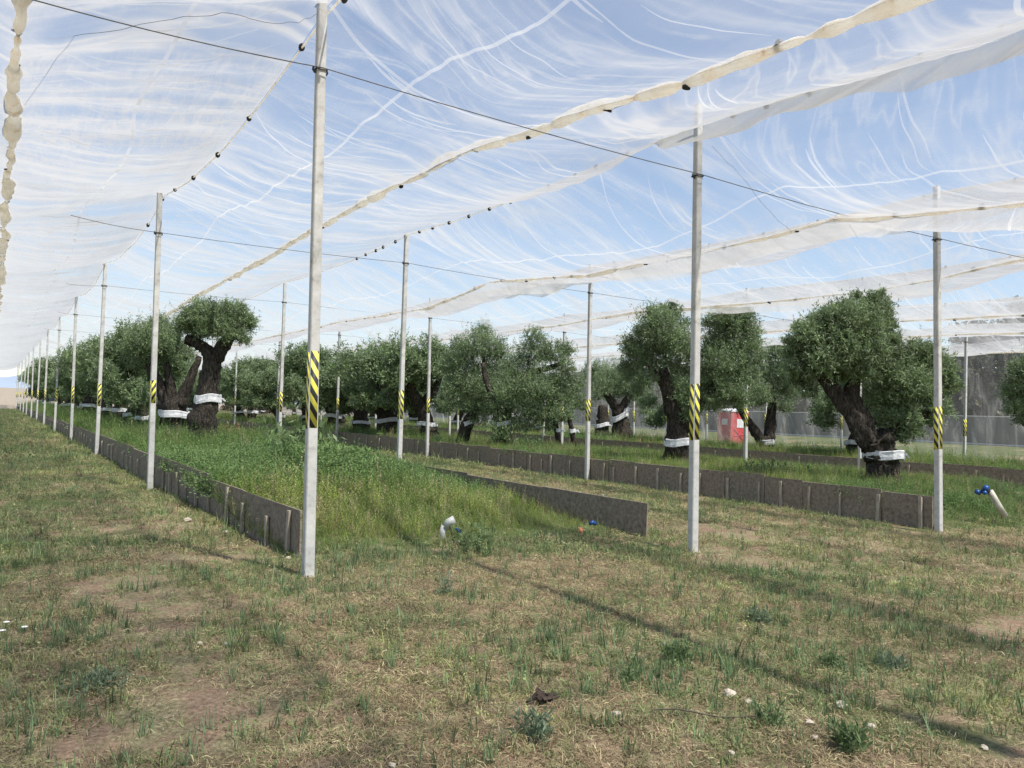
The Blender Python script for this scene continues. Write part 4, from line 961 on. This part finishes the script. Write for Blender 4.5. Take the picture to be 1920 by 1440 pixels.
for i, (x, y, h, sp_, ns, lf, mt, lb) in enumerate(WD):
    P = onz(x, y, 0); link('weed_plant', weed_mesh(np.random.default_rng(500+i), h, sp_, ns, lf, M[mt], .22), loc=(P[0], P[1], float(gz(P[0], P[1]))), label=lb, category='weed', group='weeds in the foreground')
for i, (x, y, d, h, sp_, ns, lf, mt, lb) in enumerate([(935, 820, 27.0, .75, .6, 26, .16, 'weed', 'broad leaved pale weed poking over the middle bed boards'), (1440, 890, 18.5, .45, .9, 60, .12, 'weed', 'pale broad leaved weeds behind the middle bed boards'),
                                               (428, 812, 27.0, .45, .7, 40, .12, 'dryweed', 'rusty dried weed patch right of the Y shaped tree'), (575, 845, 17.5, .75, .8, 60, .20, 'weed', 'arching long leaved grass clump behind the nearest post'),
                                               (990, 830, 26., .4, .5, 24, .1, 'weed', 'pale weed drooping over the middle bed boards')]):
    P = atd(x, y, d); link('weed_plant', weed_mesh(np.random.default_rng(540+i), h, sp_, ns, lf, M[mt], .35), loc=(P[0], P[1], P[2]-.15), label=lb, category='weed', group='weeds in the beds')

# ------------------------------------------------------------------ grass, straw and ground cover (instanced stuff)
PROTO = bpy.data.collections.new('turf_parts')
def blades(rg, n, h, spread, w, lean, segs=3, curl=.5, hv=.4):
    V = []; Q = []
    for _ in range(n):
        a = rg.uniform(0, 6.28); p = np.array([rg.normal()*spread, rg.normal()*spread, 0]); H = h*(1+hv*rg.normal()*.8); H = max(H, h*.3)
        d = np.array([math.cos(a), math.sin(a), 0])*lean*rg.uniform(.2, 1.4); ws = np.array([-math.sin(a+rg.normal()*.6), math.cos(a), 0])*w*.5*rg.uniform(.6, 1.3)
        b = len(V)
        for s in range(segs):
            t = s/segs; c = p+d*H*(t+curl*t*t)+np.array([0, 0, H*(t-.25*curl*t*t*lean)]); V += [c-ws*(1-t*.5), c+ws*(1-t*.5)]
        V.append(p+d*H*(1+curl)+np.array([0, 0, H*(1-.25*curl*lean)]))
        for s in range(segs-1): Q.append([b+2*s, b+2*s+1, b+2*s+3, b+2*s+2])
        Q.append([b+2*segs-2, b+2*segs-1, b+2*segs, b+2*segs])
    return np.array(V), Q
def litter(rg, n, L, spread, w):
    V = []; Q = []
    for _ in range(n):
        a = rg.uniform(0, 6.28); l = L*rg.uniform(.4, 1.4); p = np.array([rg.normal()*spread, rg.normal()*spread, rg.uniform(.002, .022)]); d = np.array([math.cos(a), math.sin(a), rg.normal()*.14])*l; s = np.array([-math.sin(a), math.cos(a), rg.normal()*.4])*w*.5
        m_ = p+d*.5+np.array([0, 0, rg.normal()*.004]); b = len(V); V += [p-s*.6, p+s*.6, m_+s, m_-s, p+d+s*.3, p+d-s*.3]
        Q += [[b, b+1, b+2, b+3], [b+3, b+2, b+4, b+5]]
    return np.array(V), Q
def leaves(rg, n, spread, lf, z, wid=.6):
    V = []; Q = []
    for _ in range(n):
        p = np.array([rg.normal()*spread, rg.normal()*spread, abs(rg.normal())*z+.004]); d = rg.normal(size=3); d[2] = abs(d[2])*.5; d /= np.linalg.norm(d); w = np.cross(d, [rg.normal()*.3, rg.normal()*.3, 1]); w /= np.linalg.norm(w)
        l = lf*rg.uniform(.6, 1.4); b = len(V); V += [p, p+d*l*.5+w*l*wid*.5, p+d*l, p+d*l*.5-w*l*wid*.5]; Q.append([b, b+1, b+2, b+3])
    return np.array(V), Q
def stalk(rg, n, h, lf):
    V = []; Q = []
    for _ in range(n):
        p = np.array([rg.normal()*.05, rg.normal()*.05, 0]); H = h*rg.uniform(.65, 1.1); dx = rg.normal(size=2)*.10
        b = len(V); V += [p+[-.002, 0, 0], p+[.002, 0, 0], p+[dx[0]*H+.001, dx[1]*H, H], p+[dx[0]*H-.001, dx[1]*H, H]]; Q.append([b, b+1, b+2, b+3])
        for t in np.linspace(.25, 1, 16):
            a = rg.uniform(0, 6.28); c = p+np.array([dx[0]*H*t, dx[1]*H*t, H*t]); d = np.array([math.cos(a), math.sin(a), .7])*lf*(1.25-t*.7)*rg.uniform(.7, 1.2); w = np.array([-math.sin(a), math.cos(a), .2])*lf*.16
            b = len(V); V += [c, c+d*.5+w, c+d, c+d*.5-w]; Q.append([b, b+1, b+2, b+3])
    return np.array(V), Q
def proto_set(name, builders):
    c = bpy.data.collections.new(name)
    for i, (V, Q) in enumerate(builders):
        me = bpy.data.meshes.new(f'{name}_{i:02d}'); me.from_pydata(V.tolist(), [], [tuple(q) if q[2] != q[3] else tuple(q[:3]) for q in Q]); me.materials.append(M['grass'])
        o = bpy.data.objects.new(f'{name}_{i:02d}', me); c.objects.link(o)
    return c
def scatter(name, coll, P, rot, scl, idx, tint, **tags):
    me = bpy.data.meshes.new(name); N = len(P); me.vertices.add(N); me.vertices.foreach_set('co', P.astype(np.float32).ravel())
    for an, tp, av in (('rot', 'FLOAT_VECTOR', rot), ('scl', 'FLOAT', scl), ('idx', 'INT', idx), ('tint', 'FLOAT_COLOR', np.hstack([tint, np.ones((N, 1))]))):
        a = me.attributes.new(an, tp, 'POINT')
        if tp == 'FLOAT_VECTOR': a.data.foreach_set('vector', av.astype(np.float32).ravel())
        elif tp == 'FLOAT_COLOR': a.data.foreach_set('color', av.astype(np.float32).ravel())
        else: a.data.foreach_set('value', av.astype(np.int32 if tp == 'INT' else np.float32))
    me.materials.append(M['grass'])
    o = link(name, me, **tags)
    ng = bpy.data.node_groups.new(name+'_nodes', 'GeometryNodeTree')
    ng.interface.new_socket('Geometry', in_out='INPUT', socket_type='NodeSocketGeometry'); ng.interface.new_socket('Geometry', in_out='OUTPUT', socket_type='NodeSocketGeometry')
    gi = ng.nodes.new('NodeGroupInput'); go = ng.nodes.new('NodeGroupOutput'); ci = ng.nodes.new('GeometryNodeCollectionInfo'); ci.inputs[0].default_value = coll; ci.inputs[1].default_value = True; ci.inputs[2].default_value = True
    ip = ng.nodes.new('GeometryNodeInstanceOnPoints'); ip.inputs['Pick Instance'].default_value = True
    def att(nm, dt):
        n_ = ng.nodes.new('GeometryNodeInputNamedAttribute'); n_.data_type = dt; n_.inputs[0].default_value = nm; return n_.outputs[0]
    L = ng.links.new
    L(gi.outputs[0], ip.inputs['Points']); L(ci.outputs[0], ip.inputs['Instance']); L(att('idx', 'INT'), ip.inputs['Instance Index'])
    e2r = ng.nodes.new('FunctionNodeEulerToRotation'); L(att('rot', 'FLOAT_VECTOR'), e2r.inputs[0]); L(e2r.outputs[0], ip.inputs['Rotation'])
    L(att('scl', 'FLOAT'), ip.inputs['Scale']); L(ip.outputs[0], go.inputs[0])
    md = o.modifiers.new('scatter', 'NODES'); md.node_group = ng
    return o

rg = np.random.default_rng(77)
SHORT = proto_set('short_tufts', [blades(rg, 13, .034, .022, .0042, .55, 2) for _ in range(3)]+[blades(rg, 12, .030, .026, .0036, 1.1, 2) for _ in range(3)]      # 0-2 green short, 3-5 splayed
                  + [litter(rg, 20, .036, .045, .0030) for _ in range(4)]                                                                                       # 6-9 litter
                  + [leaves(rg, 26, .030, .014, .012) for _ in range(3)]                                                                                     # 10-12 small leaves
                  + [blades(rg, 14, .072, .018, .0045, .28, 3) for _ in range(3)]                                                                               # 13-15 upright sprigs
                  + [blades(rg, 10, .09, .02, .003, .8, 3) for _ in range(2)])                                                                                 # 16-17 wispy
TALL = proto_set('tall_tufts', [blades(rg, 20, .30, .06, .0065, .45, 4, .6) for _ in range(4)]                                                                        # 0-3 grass
                 + [stalk(rg, 4, .70, .05) for _ in range(3)]                                                                                                  # 4-6 flowering stalks
                 + [leaves(rg, 60, .09, .055, .16, .42) for _ in range(3)]                                                                                  # 7-9 leafy
                 + [blades(rg, 16, .42, .05, .005, .35, 4, .5) for _ in range(2)])                                                                             # 10-11 long wispy

STRAW = np.array([.46, .38, .23]); BROWN = np.array([.20, .14, .088]); GREEN = np.array([.15, .205, .075]); BLUEG = np.array([.12, .19, .095]); YELG = np.array([.33, .35, .13]); OLIVE = np.array([.24, .245, .11])
def inview(P, m_=170):
    x, y, z = projn(P); return (z > .5) & (x > -m_) & (x < 1920+m_) & (y < 1440+m_*1.5)
def inbed(x, y, pad=0.):
    r = np.zeros(len(x), bool)
    for b, (x0, x1, y0, h) in BEDS.items(): r |= (x > x0-.1+pad) & (x < x1+.1-pad) & (y > y0+.6)
    return r
def pts(n, x0, x1, y0, y1, dens=None):
    x = rg.uniform(x0, x1, n); y = rg.uniform(y0, y1, n); P = np.stack([x, y, np.zeros(n)+.03], 1); k = inview(P)
    return P[k]
def mown(name, label, n, box, scale, litterfrac, zone):
    P = pts(n, *box); P = P[~inbed(P[:, 0], P[:, 1])]
    x, y = P[:, 0], P[:, 1]; N = len(P)
    dist = np.hypot(x, y)
    if zone == 'near': P = P[dist < 9.5]
    elif zone == 'mid': P = P[(dist >= 9.2) & (dist < 24)]
    else: P = P[dist >= 23.5]
    x, y = P[:, 0], P[:, 1]; N = len(P)
    P[:, 2] = gz(x, y)
    for b_, (x0, x1, y0, h) in BEDS.items():
        q = (x > x0) & (x < x1) & (y > y0-.1); P[q, 2] = np.maximum(P[q, 2], bedz(b_, x[q], y[q]))
    grn = .08+vnoise(x*.55, y*.55, 40)*.9+vnoise(x*1.9, y*1.9, 41)*.75+vnoise(x*5, y*5, 42)*.35
    leftpath = smooth((2.6-x)/1.5)*smooth((y-4.5)/4); far = smooth((y-7)/8)
    edge = np.exp(-((x-2.4)/.45)**2)*smooth((y-7)/2)+np.exp(-((x-12.6)/.35)**2)*(y > 7)+np.exp(-((x-7.7)/.3)**2)*(y > 8)
    rightg = smooth((x-12)/3)*smooth((y-5)/2.5)
    frontg = np.exp(-((y-8.1)/.7)**2)*smooth((x-2.4)/.8)*smooth((8.2-x)/.8)
    grn = grn+.35*leftpath+.18*far+.9*edge+1.1*rightg+1.0*frontg-.12
    bare = vnoise(x*.9+5, y*.9, 45)+.4*vnoise(x*3, y*3, 46); keep = rg.random(N) < np.clip(1.15-1.9*(bare-.20)*(bare > .20), .12, 1)
    P, grn = P[keep], grn[keep]; N = len(P); x, y = P[:, 0], P[:, 1]
    r = rg.random(N); pg = 1/(1+np.exp(-grn*4.0)); idx = np.zeros(N, int); tint = np.zeros((N, 3))
    isl = r < litterfrac*(1.25-.8*pg)
    r2 = rg.random(N); isg = (~isl) & (r2 < .36+.58*pg)
    isd = (~isl) & (~isg)
    idx[isl] = rg.integers(6, 10, isl.sum()); m_ = rg.random(N)[:, None]**1.3
    tint[isl] = (BROWN*(1-m_)+STRAW*m_)[isl]
    idx[isd] = rg.integers(3, 6, isd.sum()); tint[isd] = (BROWN*.4*(1-m_)+BROWN*.6+(STRAW-BROWN*.6)*m_)[isd]
    rr = rg.random(N); k3 = np.where(rr < .36, rg.integers(0, 3, N), np.where(rr < .62, rg.integers(3, 6, N), np.where(rr < .86, rg.integers(10, 13, N), np.where(rr < .955, rg.integers(13, 16, N), rg.integers(16, 18, N)))))
    idx[isg] = k3[isg]
    hue = vnoise(x*1.3, y*1.3, 48)*.5+.5+.25*rg.normal(size=N); hue = np.clip(hue, 0, 1)[:, None]
    gcol = OLIVE*(1-hue)+GREEN*hue; yl = (vnoise(x*.8+9, y*.8, 49) > .35)[:, None]*rg.random(N)[:, None]; gcol = gcol*(1-yl)+YELG*yl
    clump = (vnoise(x*2.6, y*2.6, 91) > .42) & isg & (rg.random(N) < .20) & (zone == 'near'); idx[clump] = rg.integers(13, 16, clump.sum()); sprig = ((idx >= 13) & (idx < 16))[:, None]; gcol = np.where(sprig, BLUEG*.8+gcol*.25, gcol)
    tint[isg] = gcol[isg]
    tint *= (1+.22*rg.normal(size=N))[:, None].clip(.5, 1.6)
    rot = np.stack([rg.normal(size=N)*.08, rg.normal(size=N)*.08, rg.uniform(0, 6.28, N)], 1)
    sc = scale*rg.uniform(.65, 1.35, N)*np.where(sprig[:, 0] & (zone != 'near'), .75, 1)
    scatter(name, SHORT, P, rot, sc, idx, tint.clip(.01, .6), kind='stuff', label=label, category='turf')
mown('mown_turf', 'short half dried mown turf with straw litter in the foreground', 84000, (-2, 12, 1.2, 10), 1.0, .46, 'near')
mown('mown_turf', 'short olive green mown turf on the paths between beds', 120000, (-3, 26, 3, 24.5), 1.55, .34, 'mid')
mown('mown_turf', 'distant mown turf along the paths towards the horizon', 90000, (-4, 34, 14, 112), 3.0, .2, 'far')

def tall(b, n, y1, scale, name, label, ystart, rise=1.0, step=0):
    x0, x1, y0, h = BEDS[b]
    P = pts(n, x0-.03, x1+(.9 if b == 2 else 0.03), ystart, y1); x, y = P[:, 0], P[:, 1]
    fr = y0+.28*vnoise(x*1.6, y*0, 70+b)+(.0 if b == 1 else -.7*smooth((x-x0-.8)/2)); k = y > fr
    P, x, y, fr = P[k], x[k], y[k], fr[k]; N = len(P)
    P[:, 2] = np.where(y > y0-.5, bedz(b, x, y)+np.maximum(gz(x, y), 0), gz(x, y))-.01
    e = smooth((y-fr)/1.3); r = rg.random(N); lf = vnoise(x*.6+b, y*.35, 80)+.5*vnoise(x*1.8, y*1.5, 81)
    if b == 1: leafy = smooth((y-11.5+1.2*lf)/1.6)*smooth((22-y)/5)*.8+.18+.5*np.exp(-((y-fr)/.35)**2); yellow = smooth((12.6-y+lf)/1.5)*(.45+.5*smooth((lf+.3)*1.2))
    else: leafy = np.clip(.25+.5*lf, 0, .6); yellow = np.clip(.25-.3*lf, 0, .5)
    idx = np.where(r < leafy, rg.integers(7, 10, N), np.where(rg.random(N) < .12+.34*yellow, rg.integers(4, 7, N), np.where(rg.random(N) < .22, rg.integers(10, 12, N), rg.integers(0, 4, N))))
    m_ = rg.random((N, 1)); hue = np.clip(.5+.5*lf+.3*rg.normal(size=N), 0, 1)[:, None]
    base = np.array([.16, .235, .06])*(1-hue)+np.array([.10, .175, .055])*hue
    yl = (yellow*np.clip(.75+.4*rg.normal(size=N), 0, 1))[:, None]; base = base*(1-yl)+np.array([.31, .36, .085])*yl
    dry = (rg.random(N) < .08+.16*yellow)[:, None]; base = np.where(dry, STRAW*.9, base)
    lfy = ((idx >= 7) & (idx < 10))[:, None]; base = np.where(lfy, np.array([.12, .185, .065])*(1+.5*m_), base)
    base *= (1+.2*rg.normal(size=N))[:, None].clip(.55, 1.5)
    sc = scale*rg.uniform(.45, 1.15, N)*(.28+.72*e)*rise*(1+.28*lf)
    if b == 1: sc *= .50+.42*smooth((y-9.5)/4)
    if b == 1: sc *= 1-.45*smooth((x-5.7)/1.2)*smooth((22-y)/5)
    if b == 2: sc *= np.where(y < 30, .62, .8)*(1-.30*smooth((x-16)/1.5))
    if b == 3: sc *= .85
    if b == 1: near = np.hypot(x-PIPE[0], (y-PIPE[1])); kk_ = np.abs((x*PIPE[1]-y*PIPE[0])/np.hypot(*PIPE)) < .16; sc = np.where((near < .30) | (kk_ & (y < PIPE[1]) & (near < 1.2)), sc*.32, sc)
    rot = np.stack([rg.normal(size=N)*.13, rg.normal(size=N)*.13, rg.uniform(0, 6.28, N)], 1)
    scatter(name, TALL, P, rot, sc.clip(.15, 2.5), idx, base.clip(.01, .6), kind='stuff', label=label, category='grass')
tall(1, 26000, 16, 1.0, 'tall_grass', 'tall yellow green grass and weeds in the near part of the front bed', 8.0)
tall(1, 9000, 30, 1.2, 'tall_grass', 'leafy dark green weeds under the front bed trees', 16, .85)
tall(1, 7000, 105, 1.9, 'tall_grass', 'distant grass under the front bed trees', 30, .7)
tall(2, 26000, 24, 1.0, 'tall_grass', 'green grass filling the near part of the middle bed', 6.2, .8)
tall(2, 12000, 95, 1.7, 'tall_grass', 'distant grass under the middle bed trees', 24, .65)
tall(3, 22000, 80, 1.5, 'tall_grass', 'green grass in the farthest bed', 6.0, .6)
